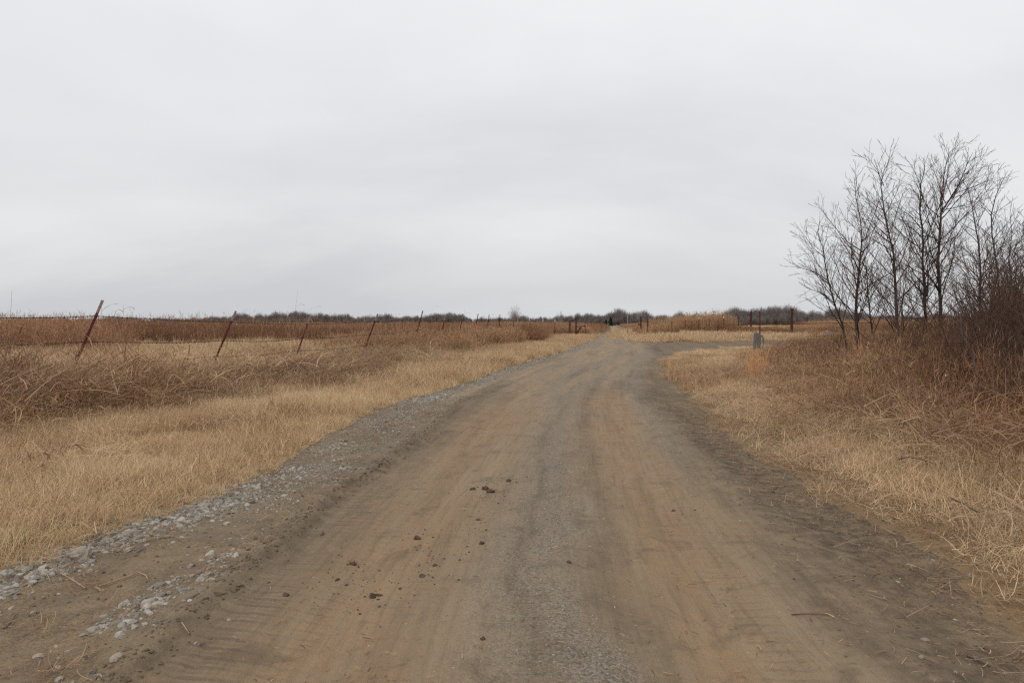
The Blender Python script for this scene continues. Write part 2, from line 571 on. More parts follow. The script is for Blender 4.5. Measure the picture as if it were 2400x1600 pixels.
# a few centimetres of hollow where the soil shows between stalks is left to the material
nearf = 1 - sstep(10, 22, yv)
wig = (fbm(yv * 0.35, q * 0.2, 21, 2) - 0.5) * 0.25 + (fbm(x * 2.2, yv * 0.8, 22, 3) - 0.5) * 0.55
sn = fbm(q * 5, yv * 0.22, 40, 3)
clay = np.clip(1.0 * gauss(q + wig, -0.85, 0.50) + 0.95 * gauss(q + wig, 0.95, 0.36), 0, 1) * (1 - sstep(12, 18, yv))
clay += sstep(0.5, 0.7, sn) * 0.55 * sstep(14, 20, yv)
clay *= 0.65 + 0.6 * fbm(x * 1.5, yv * 0.6, 41, 3)
grav = 0.80 * gauss(q + wig, 0.20, 0.20) * (0.4 + 1.1 * fbm(x * 1.2, yv * 0.5, 23, 3)) + 0.45 * gauss(q + wig, -0.10, 0.25) + 0.7 * gauss(q, 1.42, 0.22) * sstep(5, 8, yv)
grav *= (1 - sstep(11, 16, yv) * 0.7)
grav += 0.65 * sstep(0.42, 0.62, fbm(q * 2.2, yv * 0.16, 42, 4)) * sstep(10, 16, yv)
mm = x - cv(_XM, yv) + (fbm(yv * 0.7, yv * 0 + 3, 12, 2) - 0.5) * 0.14 + (fbm(x * 4, yv * 4, 14, 3) - 0.5) * 0.12
shelf = sstep(0.05, -0.15, mm) * (1 - sstep(10, 14, yv))
grav += shelf * (0.25 + 0.25 * sstep(4.8, 6.2, yv)) * 0.9 * (0.3 + 1.1 * fbm(x * 1.6, yv * 1.6, 92, 4))
grav += 0.7 * gauss(x - cv(_XL, yv), 0.25, 0.35) * sstep(9, 12, yv)
damp = (1 - sstep(12, 17, yv)) * (0.50 * gauss(mm, 0.02, 0.09) + 0.35 * gauss(mm, 0.22, 0.16) + 0.55 * shelf)
damp += 1.05 * sstep(1.25, 1.9, q + wig * 0.8) * (1 - sstep(9, 20, yv) * 0.4)
damp += 0.35 * gauss(q + wig, 0.52, 0.12) * nearf + 0.35 * gauss(q + wig, 0.02, 0.06) * nearf
damp += 0.4 * sstep(0.58, 0.74, fbm(q * 2.6, yv * 0.2, 44, 3)) * sstep(9, 14, yv)
damp = damp * (0.55 + 0.9 * fbm(x * 2, yv * 1.2, 43, 3))
straw = sstep(0.6, 0.05, d) * 0.35 + shelf * 0.45 * (1 - sstep(5, 6.5, yv)) * sstep(0.4, 0.6, fbm(x * 3, yv * 3, 45, 3))
tread = (1 - sstep(8, 11, yv)) * (1.0 * gauss(mm, 0.20, 0.14) + 0.55 * gauss(q, 0.05, 0.10) + 0.5 * gauss(q, -0.95, 0.13) + 0.6 * gauss(q, 1.15, 0.12) + 0.5 * gauss(q, -0.55, 0.10))
ft = np.clip(sstep(30, 120, yv) * 0.55 + 0.8 * (x < cv(_XL, yv)) * (x > cv(_XB, yv)) + 0.5 * (x > cv(_XR, yv)) * (yv < 40) * sstep(0.9, 2.2, -d), 0, 1)
ft = np.where((yv > 60) & (x > 14), 1.0, ft)
ft = ft * (0.7 + 0.5 * fbm(x * 0.08, yv * 0.08, 50, 3))
redt = np.clip(sstep(22, 40, yv) * (x < fence_x(yv) - 2), 0, 1) * np.clip(0.35 + 1.2 * (fbm(x * 0.03, yv * 0.012, 51, 3) - 0.3), 0, 1)


def sub_mesh(name, mask):
    f = F[mask]
    used = np.unique(f)
    remap = np.full(NR * (NC + 1), -1, dtype=np.int64)
    remap[used] = np.arange(len(used))
    V = np.stack([x[used], yv[used], z[used]], axis=-1)
    me = mesh_np(name, V, remap[f])
    return me, used


def put_attr(me, name, arr):
    a = me.attributes.new(name, 'FLOAT', 'POINT')
    a.data.foreach_set('value', np.clip(arr, 0, 1).astype(np.float32))


fc = F.mean(axis=1)
fd = d[F].mean(axis=1)
fy = yv[F].mean(axis=1)
rmask = (fd > 0) & (fy < 700)
me, used = sub_mesh('road', rmask)
for nm, ar in (('clay', clay), ('grav', grav), ('damp', damp), ('straw', straw), ('tread', tread)):
    put_attr(me, nm, ar[used])
a = me.attributes.new('roaduv', 'FLOAT_VECTOR', 'POINT')
a.data.foreach_set('vector', np.stack([q[used], yv[used] * 0.05, 0 * q[used]], -1).astype(np.float32).ravel())
tag(link('road', me, M_ROAD, None, True), 'rutted brown dirt and gravel road forking at a far gate', None, None, 'structure')
me, used = sub_mesh('ground', ~rmask)
put_attr(me, 'fieldtint', ft[used])
put_attr(me, 'redtint', redt[used])
tag(link('ground', me, M_GROUND, None, True), 'flat winter prairie soil under dead grass reaching the horizon', None, None, 'structure')


# ------------------------------------------------------------------ grass: prototypes and scatter
def blades(rng, n, base, hmin, hmax, w, lean, bend, segs=4, az=None, tip=0.15, twist=0.6, leanmin=0.0, floor=True):
    """returns V (n,segs+1,2,3), path (n,segs+1,3)"""
    L = rng.uniform(hmin, hmax, n)
    if az is None:
        az = rng.uniform(0, 2 * np.pi, n)
    ln = leanmin + np.abs(rng.normal(0, lean, n))
    bd = rng.uniform(0.15, 1.0, n) * bend
    tw = rng.normal(0, twist, n)
    P = np.zeros((n, segs + 1, 3))
    P[:, 0] = base
    for k in range(segs):
        t = (k + 0.5) / segs
        ph = ln + bd * t ** 1.4
        a_ = az + tw * t
        st = np.stack([np.sin(ph) * np.cos(a_), np.sin(ph) * np.sin(a_), np.cos(ph)], -1)
        P[:, k + 1] = P[:, k] + st * (L / segs)[:, None]
    if floor:
        P[:, :, 2] = np.maximum(P[:, :, 2], 0.004 + 0.02 * rng.random((n, 1)))
    ws = az + np.pi / 2 + rng.normal(0, 0.7, n)
    side = np.stack([np.cos(ws), np.sin(ws), rng.normal(0, 0.25, n)], -1)
    t = np.linspace(0, 1, segs + 1)
    wp = w * (1 - (1 - tip) * t ** 1.5)
    wr = rng.uniform(0.6, 1.3, n)
    off = side[:, None, :] * (wp[None, :] * 0.5)[:, :, None] * wr[:, None, None]
    V = np.stack([P - off, P + off], axis=2)
    return V, P


def blade_mesh(name, parts, mat, rng):
    """parts: list of (n,s,2,3) arrays"""
    Vs, Fs, Cs, b = [], [], [], 0
    for V in parts:
        n, s = V.shape[:2]
        i = np.arange(n * s * 2).reshape(n, s, 2) + b
        f = np.stack([i[:, :-1, 0], i[:, :-1, 1], i[:, 1:, 1], i[:, 1:, 0]], -1).reshape(-1, 4)
        r = rng.random((n, 1, 1, 2))
        cc = np.ones((n, s, 2, 4))
        cc[..., :2] = r
        Vs.append(V.reshape(-1, 3))
        Fs.append(f)
        Cs.append(cc.reshape(-1, 4))
        b += n * s * 2
    me = mesh_np(name, np.concatenate(Vs), np.concatenate(Fs))
    a = me.attributes.new('bc', 'FLOAT_COLOR', 'POINT')
    a.data.foreach_set('color', np.concatenate(Cs).astype(np.float32).ravel())
    me.materials.append(mat)
    return me


def disc(rng, n, R):
    r = R * np.sqrt(rng.random(n))
    a = rng.uniform(0, 2 * np.pi, n)
    return np.stack([r * np.cos(a), r * np.sin(a), np.zeros(n)], -1)


def proto_obj(me):
    return bpy.data.objects.new(me.name, me)          # kept out of the scene: only its mesh is used


def scatter(name, label, protos, P, scl, rot, tint, cat=None, idx=None):
    """one object: points carrying copies of the prototype meshes"""
    n = len(P)
    me = bpy.data.meshes.new(name)
    me.vertices.add(n)
    me.vertices.foreach_set('co', np.asarray(P, np.float32).ravel())
    for nm, ty, arr, key in (('scl', 'FLOAT_VECTOR', scl, 'vector'), ('rot', 'FLOAT_VECTOR', rot, 'vector'), ('tint', 'FLOAT', tint, 'value')):
        a = me.attributes.new(nm, ty, 'POINT')
        a.data.foreach_set(key, np.asarray(arr, np.float32).ravel())
    a = me.attributes.new('pick', 'INT', 'POINT')
    if idx is None:
        idx = np.random.default_rng(n).integers(0, len(protos), n)
    a.data.foreach_set('value', np.asarray(idx, np.int32))
    o = bpy.data.objects.new(name, me)
    COL.objects.link(o)
    tag(o, label, cat, None, 'stuff')
    g = bpy.data.node_groups.new(name + '_scatter', 'GeometryNodeTree')
    g.interface.new_socket('Geometry', in_out='INPUT', socket_type='NodeSocketGeometry')
    g.interface.new_socket('Geometry', in_out='OUTPUT', socket_type='NodeSocketGeometry')
    gi = g.nodes.new('NodeGroupInput')
    go = g.nodes.new('NodeGroupOutput')
    jn = g.nodes.new('GeometryNodeJoinGeometry')
    for p in protos:
        oi = g.nodes.new('GeometryNodeObjectInfo')
        oi.inputs['Object'].default_value = p
        oi.inputs['As Instance'].default_value = False
        gti = g.nodes.new('GeometryNodeGeometryToInstance')
        g.links.new(oi.outputs['Geometry'], gti.inputs[0])
        g.links.new(gti.outputs[0], jn.inputs[0])
    ip = g.nodes.new('GeometryNodeInstanceOnPoints')
    g.links.new(gi.outputs[0], ip.inputs['Points'])
    g.links.new(jn.outputs[0], ip.inputs['Instance'])
    ip.inputs['Pick Instance'].default_value = True
    for nm, dt, sock in (('pick', 'INT', 'Instance Index'), ('rot', 'FLOAT_VECTOR', 'Rotation'), ('scl', 'FLOAT_VECTOR', 'Scale')):
        na = g.nodes.new('GeometryNodeInputNamedAttribute')
        na.data_type = dt
        na.inputs[0].default_value = nm
        src = na.outputs[0]
        if nm == 'rot':
            er = g.nodes.new('FunctionNodeEulerToRotation')
            g.links.new(src, er.inputs[0])
            src = er.outputs[0]
        g.links.new(src, ip.inputs[sock])
    g.links.new(ip.outputs[0], go.inputs[0])
    md = o.modifiers.new('scatter', 'NODES')
    md.node_group = g
    return o


def sample(rng, y0, y1, rho, xfun, keep):
    """points with density rho(y) per m2 between y0 and y1, xfun(y)->(x0,x1); keep(x,y)->probability"""
    out = []
    nb = 60
    e = np.geomspace(max(y0, 0.5), y1, nb + 1)
    for a_, b_ in zip(e[:-1], e[1:]):
        ym = 0.5 * (a_ + b_)
        x0, x1 = xfun(ym)
        if x1 <= x0:
            continue
        n = rng.poisson(rho(ym) * (x1 - x0) * (b_ - a_))
        if n == 0:
            continue
        xs = rng.uniform(x0, x1, n)
        yy = rng.uniform(a_, b_, n)
        k = rng.random(n) < keep(xs, yy)
        out.append(np.stack([xs[k], yy[k]], -1))
    return np.concatenate(out) if out else np.zeros((0, 2))


def wide(y_):
    return 0.86 * y_ + 3.0


def place(P2, dz=0.0):
    return np.stack([P2[:, 0], P2[:, 1], height(P2[:, 0], P2[:, 1]) + dz], -1)


def rots(rng, n, tilt=0.12):
    return np.stack([rng.normal(0, tilt, n), rng.normal(0, tilt, n), rng.uniform(0, 2 * np.pi, n)], -1)


def scales(rng, n, a, b, xy=1.0):
    s = rng.uniform(a, b, n)
    return np.stack([s * xy, s * xy, s], -1)


rg = np.random.default_rng(77)


def P_short(seed, n=46, R=0.13, h=(0.07, 0.21), w=0.0032, mat=M_VERGE, lean=0.45, bend=1.5):
    r = np.random.default_rng(seed)
    return proto_obj(blade_mesh('short_tuft', [blades(r, n, disc(r, n, R), h[0], h[1], w, lean, bend, 4)[0]], mat, r))


def P_brush(seed, n=26, nl=3, R=0.3, h=(0.45, 0.95), w=0.006, mat=M_BRUSH, lean=0.35, bend=1.3, lw=0.009, leafL=(0.15, 0.38), heads=0):
    """stems with drooping, curling leaves"""
    r = np.random.default_rng(seed)
    V, P = blades(r, n, disc(r, n, R), h[0], h[1], w, lean, bend, 6, tip=0.35)
    parts = [V]
    for k in range(nl):
        i = r.integers(1, 6, n)
        b = P[np.arange(n), i]
        parts.append(blades(r, n, b, leafL[0], leafL[1], lw, 0.5, 2.4, 5, leanmin=0.4)[0])
    for k in range(heads):
        b = P[:, -1]
        parts.append(blades(r, n, b, 0.06, 0.16, 0.006, 0.35, 0.8, 2, floor=False)[0])
    return proto_obj(blade_mesh('brush_clump', parts, mat, r))


def P_mat(seed, n=40, R=0.4, L=(0.25, 0.8), w=0.0055, zmax=0.25, mat=M_BRUSH):
    """fallen, matted stalks"""
    r = np.random.default_rng(seed)
    b = disc(r, n, R)
    b[:, 2] = r.random(n) * zmax
    V, _ = blades(r, n, b, L[0], L[1], w, 0.25, 0.8, 4, leanmin=1.0, tip=0.5)
    return proto_obj(blade_mesh('matted_stalks', [V], mat, r))


def P_tall(seed, n=24, R=0.25, h=(0.9, 1.5), w=0.008, mat=M_RED, lean=0.12, bend=0.5, lw=0.010, nl=3, heads=2, ll=(0.15, 0.4), hl=(0.08, 0.2)):
    r = np.random.default_rng(seed)
    V, P = blades(r, n, disc(r, n, R), h[0], h[1], w, lean, bend, 5, tip=0.4)
    parts = [V]
    for k in range(nl):
        i = r.integers(1, 5, n)
        parts.append(blades(r, n, P[np.arange(n), i], ll[0], ll[1], lw, 0.4, 1.8, 3, leanmin=0.3)[0])
    for k in range(heads):
        parts.append(blades(r, n, P[:, -1], hl[0], hl[1], lw * 0.9, 0.35, 0.9, 2, floor=False)[0])
    return proto_obj(blade_mesh('tall_clump', parts, mat, r))


# --- short dry grass on the left verge
inL = lambda x_, y_: (x_ < cv(_XL, y_) + 0.6)
keepL = lambda x_, y_: (road_d(x_, y_) < -0.30) * inL(x_, y_) * (0.35 + 0.65 * sstep(0.30, 0.46, fbm(x_ * 1.0, y_ * 1.0, 98, 3)))
keepLe = lambda x_, y_: (road_d(x_, y_) < -0.03) * (road_d(x_, y_) > -0.5) * inL(x_, y_)
pts = sample(rg, 1.5, 14, lambda y_: 11, lambda y_: (max(float(cv(_XB, y_)) - 1.6, -wide(y_)), float(cv(_XL, y_)) + 0.3), keepL)
tn = sstep(0.35, 0.65, fbm(pts[:, 0] * 0.9, pts[:, 1] * 0.9, 60, 3))
sc = scales(rg, len(pts), 0.7, 1.25) * (0.55 + 0.85 * fbm(pts[:, 0] * 1.3, pts[:, 1] * 1.3, 61, 3))[:, None]
sc[:, :2] = rg.uniform(0.9, 1.15, (len(pts), 1))
scatter('verge_grass', 'short fine tan grass along the road between gravel and brown brush', [P_short(100 + k, 900, 0.38, (0.06, 0.23), 0.0034) for k in range(6)],
        place(pts, -0.01), sc, rots(rg, len(pts), 0.05), tn)
pts = sample(rg, 1.5, 14, lambda y_: 120 * min(1, 7 / y_), lambda y_: (max(float(cv(_XB, y_)) - 1.6, -wide(y_)), float(cv(_XL, y_)) + 0.3), keepLe)
scatter('verge_edge_tufts', 'ragged fringe of tan tufts hanging over the edge gravel', [P_short(110 + k, 60, 0.10, (0.05, 0.20), 0.0034, M_VERGE, 0.55, 1.6) for k in range(5)],
        place(pts, -0.01), scales(rg, len(pts), 0.6, 1.2), rots(rg, len(pts), 0.25), rg.random(len(pts)))
pts = sample(rg, 14, 72, lambda y_: 8 * (14 / y_) ** 0.4, lambda y_: (float(cv(_XB, y_)) - 1.2, float(cv(_XL, y_)) + 0.3), lambda x_, y_: (road_d(x_, y_) < -0.25) * inL(x_, y_))
tn = sstep(0.3, 0.7, fbm(pts[:, 0] * 0.5, pts[:, 1] * 0.5, 62, 3))
scatter('far_verge_grass', 'bright tan grass strip edging the road towards the gate', [P_short(120 + k, 420, 0.45, (0.1, 0.32), 0.009, M_PALE) for k in range(5)],
        place(pts, -0.01), scales(rg, len(pts), 0.7, 1.3), rots(rg, len(pts), 0.06), tn * 0.6)

pts = sample(rg, 1.8, 20, lambda y_: 12, lambda y_: (max(float(cv(_XB, y_)) - 0.5, -wide(y_)), float(cv(_XL, y_)) - 0.3), keepL)
scatter('verge_strands', 'longer bent straws standing out of the short tan grass', [P_tall(170 + k, 14, 0.34, (0.14, 0.40), 0.0042, M_STALK if k % 3 == 0 else M_VERGE, 0.6, 1.5, 0.005, 1, 0, (0.06, 0.16)) for k in range(6)],
        place(pts, -0.01), scales(rg, len(pts), 0.7, 1.2), rots(rg, len(pts), 0.15), rg.random(len(pts)))

# --- right verge: messy pale tufts, and the island of grass inside the fork
xr_edge = lambda y_: float(cv(_XR, y_))
keepR = lambda x_, y_: (road_d(x_, y_) < -0.40) * (0.45 + 0.55 * sstep(0.3, 0.55, fbm(x_ * 1.1, y_ * 1.1, 66, 3)))
keepRe = lambda x_, y_: (road_d(x_, y_) < 0.10) * (road_d(x_, y_) > -0.9) * (0.06 + 0.94 * sstep(0.0, 0.7, -road_d(x_, y_))) * sstep(0.35, 0.6, fbm(x_ * 1.8, y_ * 1.8, 66, 3))
pts = sample(rg, 1.5, 14, lambda y_: 11, lambda y_: (xr_edge(y_) - 0.2, min(float(cv(_XBR, y_)) + 0.4, wide(y_))), keepR)
tn = fbm(pts[:, 0] * 1.2, pts[:, 1] * 1.2, 63, 3)
sc = scales(rg, len(pts), 0.7, 1.3) * (0.55 + 0.8 * sstep(0, 1.8, -road_d(pts[:, 0], pts[:, 1])))[:, None]
sc[:, :2] = rg.uniform(0.85, 1.15, (len(pts), 1))
scatter('roadside_tufts', 'messy pale tufts along the right hand edge of the road', [P_short(140 + k, 420, 0.36, (0.05, 0.24), 0.0044, M_VERGE, 0.95, 1.8) for k in range(7)],
        place(pts, -0.01), sc, rots(rg, len(pts), 0.10), sstep(0.35, 0.7, tn))
pts = sample(rg, 1.5, 14, lambda y_: 110 * min(1, 7 / y_), lambda y_: (xr_edge(y_) - 0.3, min(float(cv(_XBR, y_)) + 1.5, wide(y_))), keepRe)
scatter('roadside_edge_tufts', 'thin scattered tufts growing out of the dark soil at the right edge', [P_short(150 + k, 30, 0.12, (0.05, 0.22), 0.0042, M_VERGE, 0.9, 1.7) for k in range(5)],
        place(pts, -0.01), scales(rg, len(pts), 0.5, 1.2), rots(rg, len(pts), 0.25), rg.random(len(pts)))
pts = sample(rg, 1.6, 18, lambda y_: 5.5, lambda y_: (xr_edge(y_), min(float(cv(_XBR, y_)) + 0.6, wide(y_))), lambda x_, y_: (road_d(x_, y_) < -0.35) * (0.25 + 0.75 * sstep(0.42, 0.6, fbm(x_ * 1.4, y_ * 1.4, 101, 3))))
scatter('matted_straw', 'flattened clumps of pale straw on the right verge', [P_mat(520 + k, 110, 0.34, (0.12, 0.5), 0.0048, 0.14, M_PALE if k % 2 else M_STALK) for k in range(5)],
        place(pts, 0.0), scales(rg, len(pts), 0.6, 1.2), rots(rg, len(pts), 0.12), rg.random(len(pts)) * 0.8)
pts = sample(rg, 1.6, 14, lambda y_: 2.0, lambda y_: (max(float(cv(_XB, y_)), -wide(y_)), float(cv(_XL, y_)) - 0.4), lambda x_, y_: sstep(0.48, 0.64, fbm(x_ * 1.2, y_ * 1.2, 102, 3)))
scatter('matted_verge_straw', 'flattened straw patches lying in the tan grass of the left verge', [P_mat(530 + k, 90, 0.34, (0.1, 0.4), 0.0044, 0.10, M_VERGE if k % 2 else M_STALK) for k in range(4)],
        place(pts, 0.03), scales(rg, len(pts), 0.6, 1.1), rots(rg, len(pts), 0.1), rg.random(len(pts)) * 0.8)
keepI = lambda x_, y_: (road_d(x_, y_) < -0.25) * (y_ < cv(_YN, x_)) * (x_ > cv(_XR, y_) - 0.3)
pts = sample(rg, 14, 48, lambda y_: 8 * (14 / y_) ** 0.5, lambda y_: (xr_edge(y_) - 0.2, min(float(cv(_XBR, y_)) + 0.5 + 4 * (y_ > 24), wide(y_))), keepI)
tn = fbm(pts[:, 0] * 0.5, pts[:, 1] * 0.5, 64, 3)
scatter('fork_grass', 'pale flattened grass on the corner where the side road turns off', [P_short(160 + k, 360, 0.45, (0.08, 0.32), 0.009, M_PALE, 0.7, 1.6) for k in range(5)],
        place(pts, -0.01), scales(rg, len(pts), 0.7, 1.3) * np.stack([np.ones(len(pts)), np.ones(len(pts)), 1 - 0.55 * sstep(18, 26, pts[:, 1])], -1), rots(rg, len(pts), 0.10), sstep(0.4, 0.7, tn))

# --- straw and flattened stalks lying on edges and shelf
keepS = lambda x_, y_: ((np.abs(road_d(x_, y_)) < 0.75) * (x_ > 0) * np.exp(-np.clip(road_d(x_, y_), 0, 9) / 0.3)
                        + (x_ < 0) * (road_d(x_, y_) > -0.1) * (x_ < cv(_XM, y_) - 0.15) * 0.6 * sstep(0.4, 0.55, fbm(x_ * 2.4, y_ * 2.4, 67, 3)))
pts = sample(rg, 1.8, 12, lambda y_: 110, lambda y_: (-wide(y_), min(4.5, wide(y_))), keepS)
scatter('straw_litter', 'loose bits of straw scattered on the dirt at the road edges', [P_mat(180 + k, 9, 0.16, (0.03, 0.18), 0.0032, 0.012, M_STALK if k % 2 else M_BRUSH) for k in range(6)],
        place(pts, 0.0), scales(rg, len(pts), 0.6, 1.2), rots(rg, len(pts), 0.02), rg.random(len(pts)))
keepS2 = lambda x_, y_: (road_d(x_, y_) > 0.0) * (x_ > cv(_XM, y_) + 0.3)
pts = sample(rg, 1.8, 11, lambda y_: 26, lambda y_: (-1.3, 2.6), keepS2)
scatter('road_chaff', 'tiny dark chips and straw bits lying on the wheel tracks', [P_mat(190 + k, 5, 0.16, (0.010, 0.045), 0.0045, 0.004, M_DARKBR if k % 2 else M_BRUSH) for k in range(5)],
        place(pts, 0.001), scales(rg, len(pts), 0.6, 1.3), rots(rg, len(pts), 0.02), rg.random(len(pts)))

# --- brown brush along the left fence: arching stems over matted stalks
keepB = lambda x_, y_: sstep(-0.9, 0.9, cv(_XB, y_) - x_ + (fbm(x_ * 0.6, y_ * 0.6, 70, 3) - 0.5) * 2.6) * (x_ > fence_x(y_) - np.where((y_ > 13) & (y_ < 27), 0.4, 2.4)) * (road_d(x_, y_) < -0.3)
hfun = lambda y_: 0.74 - 0.20 * sstep(12, 15, y_) + 0.34 * sstep(22, 33, y_) + 0.10 * sstep(44, 50, y_) - 0.12 * sstep(52, 70, y_)
pts = sample(rg, 4.5, 26, lambda y_: 5.5 if y_ < 14 else 5.5 * (14 / y_) ** 0.5, lambda y_: (max(float(fence_x(y_)) - 2.5, -wide(y_)), float(cv(_XB, y_)) + 0.6), keepB)
patch = (0.25 + 1.35 * fbm(pts[:, 0] * 0.7, pts[:, 1] * 0.7, 71, 3)) * (0.5 + 0.5 * sstep(-0.6, 1.4, cv(_XB, pts[:, 1]) - pts[:, 0]))
fo = pts[:, 0] - fence_x(pts[:, 1])
midz = np.maximum(sstep(12.6, 14.5, pts[:, 1]) * (1 - sstep(23, 27, pts[:, 1])), 0.75 * gauss(pts[:, 0] / pts[:, 1], -0.655, 0.06) * (pts[:, 1] < 13.6))
lowf = 1 - midz * (0.30 + 0.42 * sstep(3.0, 1.4, fo))
lowf = lowf * (1 - 0.26 * sstep(-0.64, -0.50, pts[:, 0] / pts[:, 1]) * (pts[:, 1] < 14.5))
sc = scales(rg, len(pts), 0.75, 1.2) * (patch * lowf * hfun(pts[:, 1]) / 0.62)[:, None] * 0.80
sc = sc * (1 + 0.08 * sstep(-0.58, -0.68, pts[:, 0] / pts[:, 1]))[:, None]
sc[:, :2] = np.maximum(sc[:, :2], 0.6)
tn = fbm(pts[:, 0] * 0.6, pts[:, 1] * 0.6, 72, 3)
scatter('fence_brush', 'tangled grey brown stalks arching along the barbed wire fence', [P_brush(200 + k, 52, 3, 0.45, (0.35, 1.25), 0.0085, M_BRUSH if k % 3 else M_STALK, 0.55, 1.9, 0.014, (0.2, 0.5)) for k in range(7)],
        place(pts, -0.02), sc, rots(rg, len(pts), 0.2), sstep(0.35, 0.7, tn))
pts = sample(rg, 4.5, 30, lambda y_: 5 if y_ < 14 else 5 * (14 / y_) ** 0.6, lambda y_: (max(float(fence_x(y_)) - 1.5, -wide(y_)), float(cv(_XB, y_)) + 0.6), keepB)
scatter('fence_thatch', 'flattened matted stalks lying under the fence side brush', [P_mat(220 + k, 110, 0.55, (0.25, 0.95), 0.0085, 0.34, (M_STALK, M_BRUSH, M_BRUSH, M_VERGE, M_DARKBR, M_STALK)[k]) for k in range(6)],
        place(pts, 0.0), scales(rg, len(pts), 0.7, 1.3) * np.stack([np.ones(len(pts)), np.ones(len(pts)), 1 - 0.6 * sstep(12.6, 14.5, pts[:, 1]) * (1 - sstep(23, 27, pts[:, 1])) * sstep(3.0, 1.4, pts[:, 0] - fence_x(pts[:, 1]))], -1), rots(rg, len(pts), 0.08), fbm(pts[:, 0], pts[:, 1], 73, 3))
pts = sample(rg, 26, 78, lambda y_: 3.0 * (26 / y_) ** 0.5, lambda y_: (float(fence_x(y_)) - 5, float(cv(_XB, y_)) + 0.4), keepB)
hh = hfun(pts[:, 1]) * (0.75 + 0.5 * fbm(pts[:, 0] * 0.35, pts[:, 1] * 0.35, 74, 3)) * (1 - 0.70 * sstep(1.8, 3.4, pts[:, 0]) * (pts[:, 1] > 42) * (pts[:, 1] < 69.5))
tn = fbm(pts[:, 0] * 0.3, pts[:, 1] * 0.3, 75, 3)
scatter('tall_fence_brush', 'tall reddish brown weeds crowding the fence before the gate', [P_tall(240 + k, 80, 0.6, (0.45, 1.15), 0.012, M_TAN if k % 3 == 0 else M_BRUSH, 0.3, 0.9, 0.016, 4, 2) for k in range(7)],
        place(pts, -0.02), scales(rg, len(pts), 0.85, 1.15) * hh[:, None], rots(rg, len(pts), 0.12), sstep(0.3, 0.7, tn))

pts = sample(rg, 5, 30, lambda y_: 3.2, lambda y_: (max(float(fence_x(y_)) - 1.0, -wide(y_)), float(cv(_XB, y_)) + 0.3), lambda x_, y_: sstep(0.42, 0.60, fbm(x_ * 0.8, y_ * 0.8, 99, 3)))
scatter('brush_grass', 'pale grass tufts growing through the fence side brush', [P_short(236 + k, 130, 0.35, (0.15, 0.5), 0.006, M_PALE if k % 2 else M_VERGE, 0.5, 1.6) for k in range(4)],
        place(pts, -0.01), scales(rg, len(pts), 0.7, 1.25), rots(rg, len(pts), 0.12), rg.random(len(pts)))
keepV = lambda x_, y_: (road_d(x_, y_) < -0.5) * (x_ < cv(_XL, y_)) * np.exp(-np.clip(x_ - cv(_XB, y_), 0, 9) / 0.9) * sstep(0.40, 0.62, fbm(x_ * 0.9, y_ * 0.9, 97, 3))
pts = sample(rg, 4, 30, lambda y_: 7, lambda y_: (max(float(cv(_XB, y_)) - 0.6, -wide(y_)), float(cv(_XL, y_)) - 0.3), keepV)
scatter('verge_weeds', 'low brown weeds straggling from the brush into the tan verge', [P_brush(230 + k, 26, 3, 0.3, (0.15, 0.5), 0.006, M_BRUSH if k % 2 else M_STALK, 0.7, 1.7, 0.009, (0.1, 0.3)) for k in range(5)],
        place(pts, -0.01), scales(rg, len(pts), 0.6, 1.2), rots(rg, len(pts), 0.15), rg.random(len(pts)))
keepGS = lambda x_, y_: (road_d(x_, y_) < -0.05) * (road_d(x_, y_) > -1.6) * (x_ < cv(_XB, y_) + 20)
pts = sample(rg, 2, 10, lambda y_: 1.2, lambda y_: (max(-5.5, -wide(y_)), min(5.0, wide(y_))), keepGS)
scatter('green_shoots', 'few tiny green shoots in the dead verge grass', [P_short(540 + k, 10, 0.05, (0.04, 0.10), 0.006, mat_blade('green_shoot', (0.11, 0.13, 0.045), (0.16, 0.17, 0.07), (0.12, 0.13, 0.05)), 0.7, 1.2) for k in range(2)],
        place(pts, 0.03), scales(rg, len(pts), 0.6, 1.2), rots(rg, len(pts), 0.15), rg.random(len(pts)))

# --- field beyond the fence: pale short grass, then tall red prairie grass
front = lambda x_: np.interp(x_, [-200, -60, -30, -18, -10, -4, 3], [26, 26, 26, 28, 36, 42, 46])
keepY = lambda x_, y_: (x_ < fence_x(y_) - 0.3) * 1.0
pts = sample(rg, 9, 48, lambda y_: 3.5 * (9 / y_) ** 0.3, lambda y_: (-wide(y_), float(fence_x(y_))), keepY)
scatter('pale_pasture', 'pale yellow short grass in the field behind the barbed wire', [P_short(260 + k, 480, 0.65, (0.12, 0.42), 0.010, M_PALE, 0.5, 1.5) for k in range(6)],
        place(pts, -0.01), scales(rg, len(pts), 0.8, 1.3), rots(rg, len(pts), 0.15), 0.8 * sstep(0.5, 0.75, fbm(pts[:, 0] * 0.3, pts[:, 1] * 0.3, 76, 3)))
keepT = lambda x_, y_: (x_ < fence_x(y_) - 1.0) * sstep(-3, 3, y_ - front(x_) + (fbm(x_ * 0.25, y_ * 0.25, 77, 3) - 0.5) * 14)
pts = sample(rg, 18, 95, lambda y_: 1.5 * (24 / max(y_, 24)) ** 0.7, lambda y_: (-wide(y_), float(fence_x(y_))), keepT)
tn = fbm(pts[:, 0] * 0.12, pts[:, 1] * 0.12, 78, 3)
scatter('red_prairie_grass', 'tall reddish brown prairie grass filling the field behind the fence', [P_tall(280 + k, 120, 0.85, (0.5, 1.16), 0.012, M_RED, 0.22, 0.9, 0.013, 4, 2) for k in range(8)],
        place(pts, -0.02), scales(rg, len(pts), 0.8, 1.1) * (0.86 + 0.36 * sstep(-9, -19, pts[:, 0]) * (1 - sstep(32, 50, pts[:, 1])))[:, None], rots(rg, len(pts), 0.12), sstep(0.3, 0.7, tn))
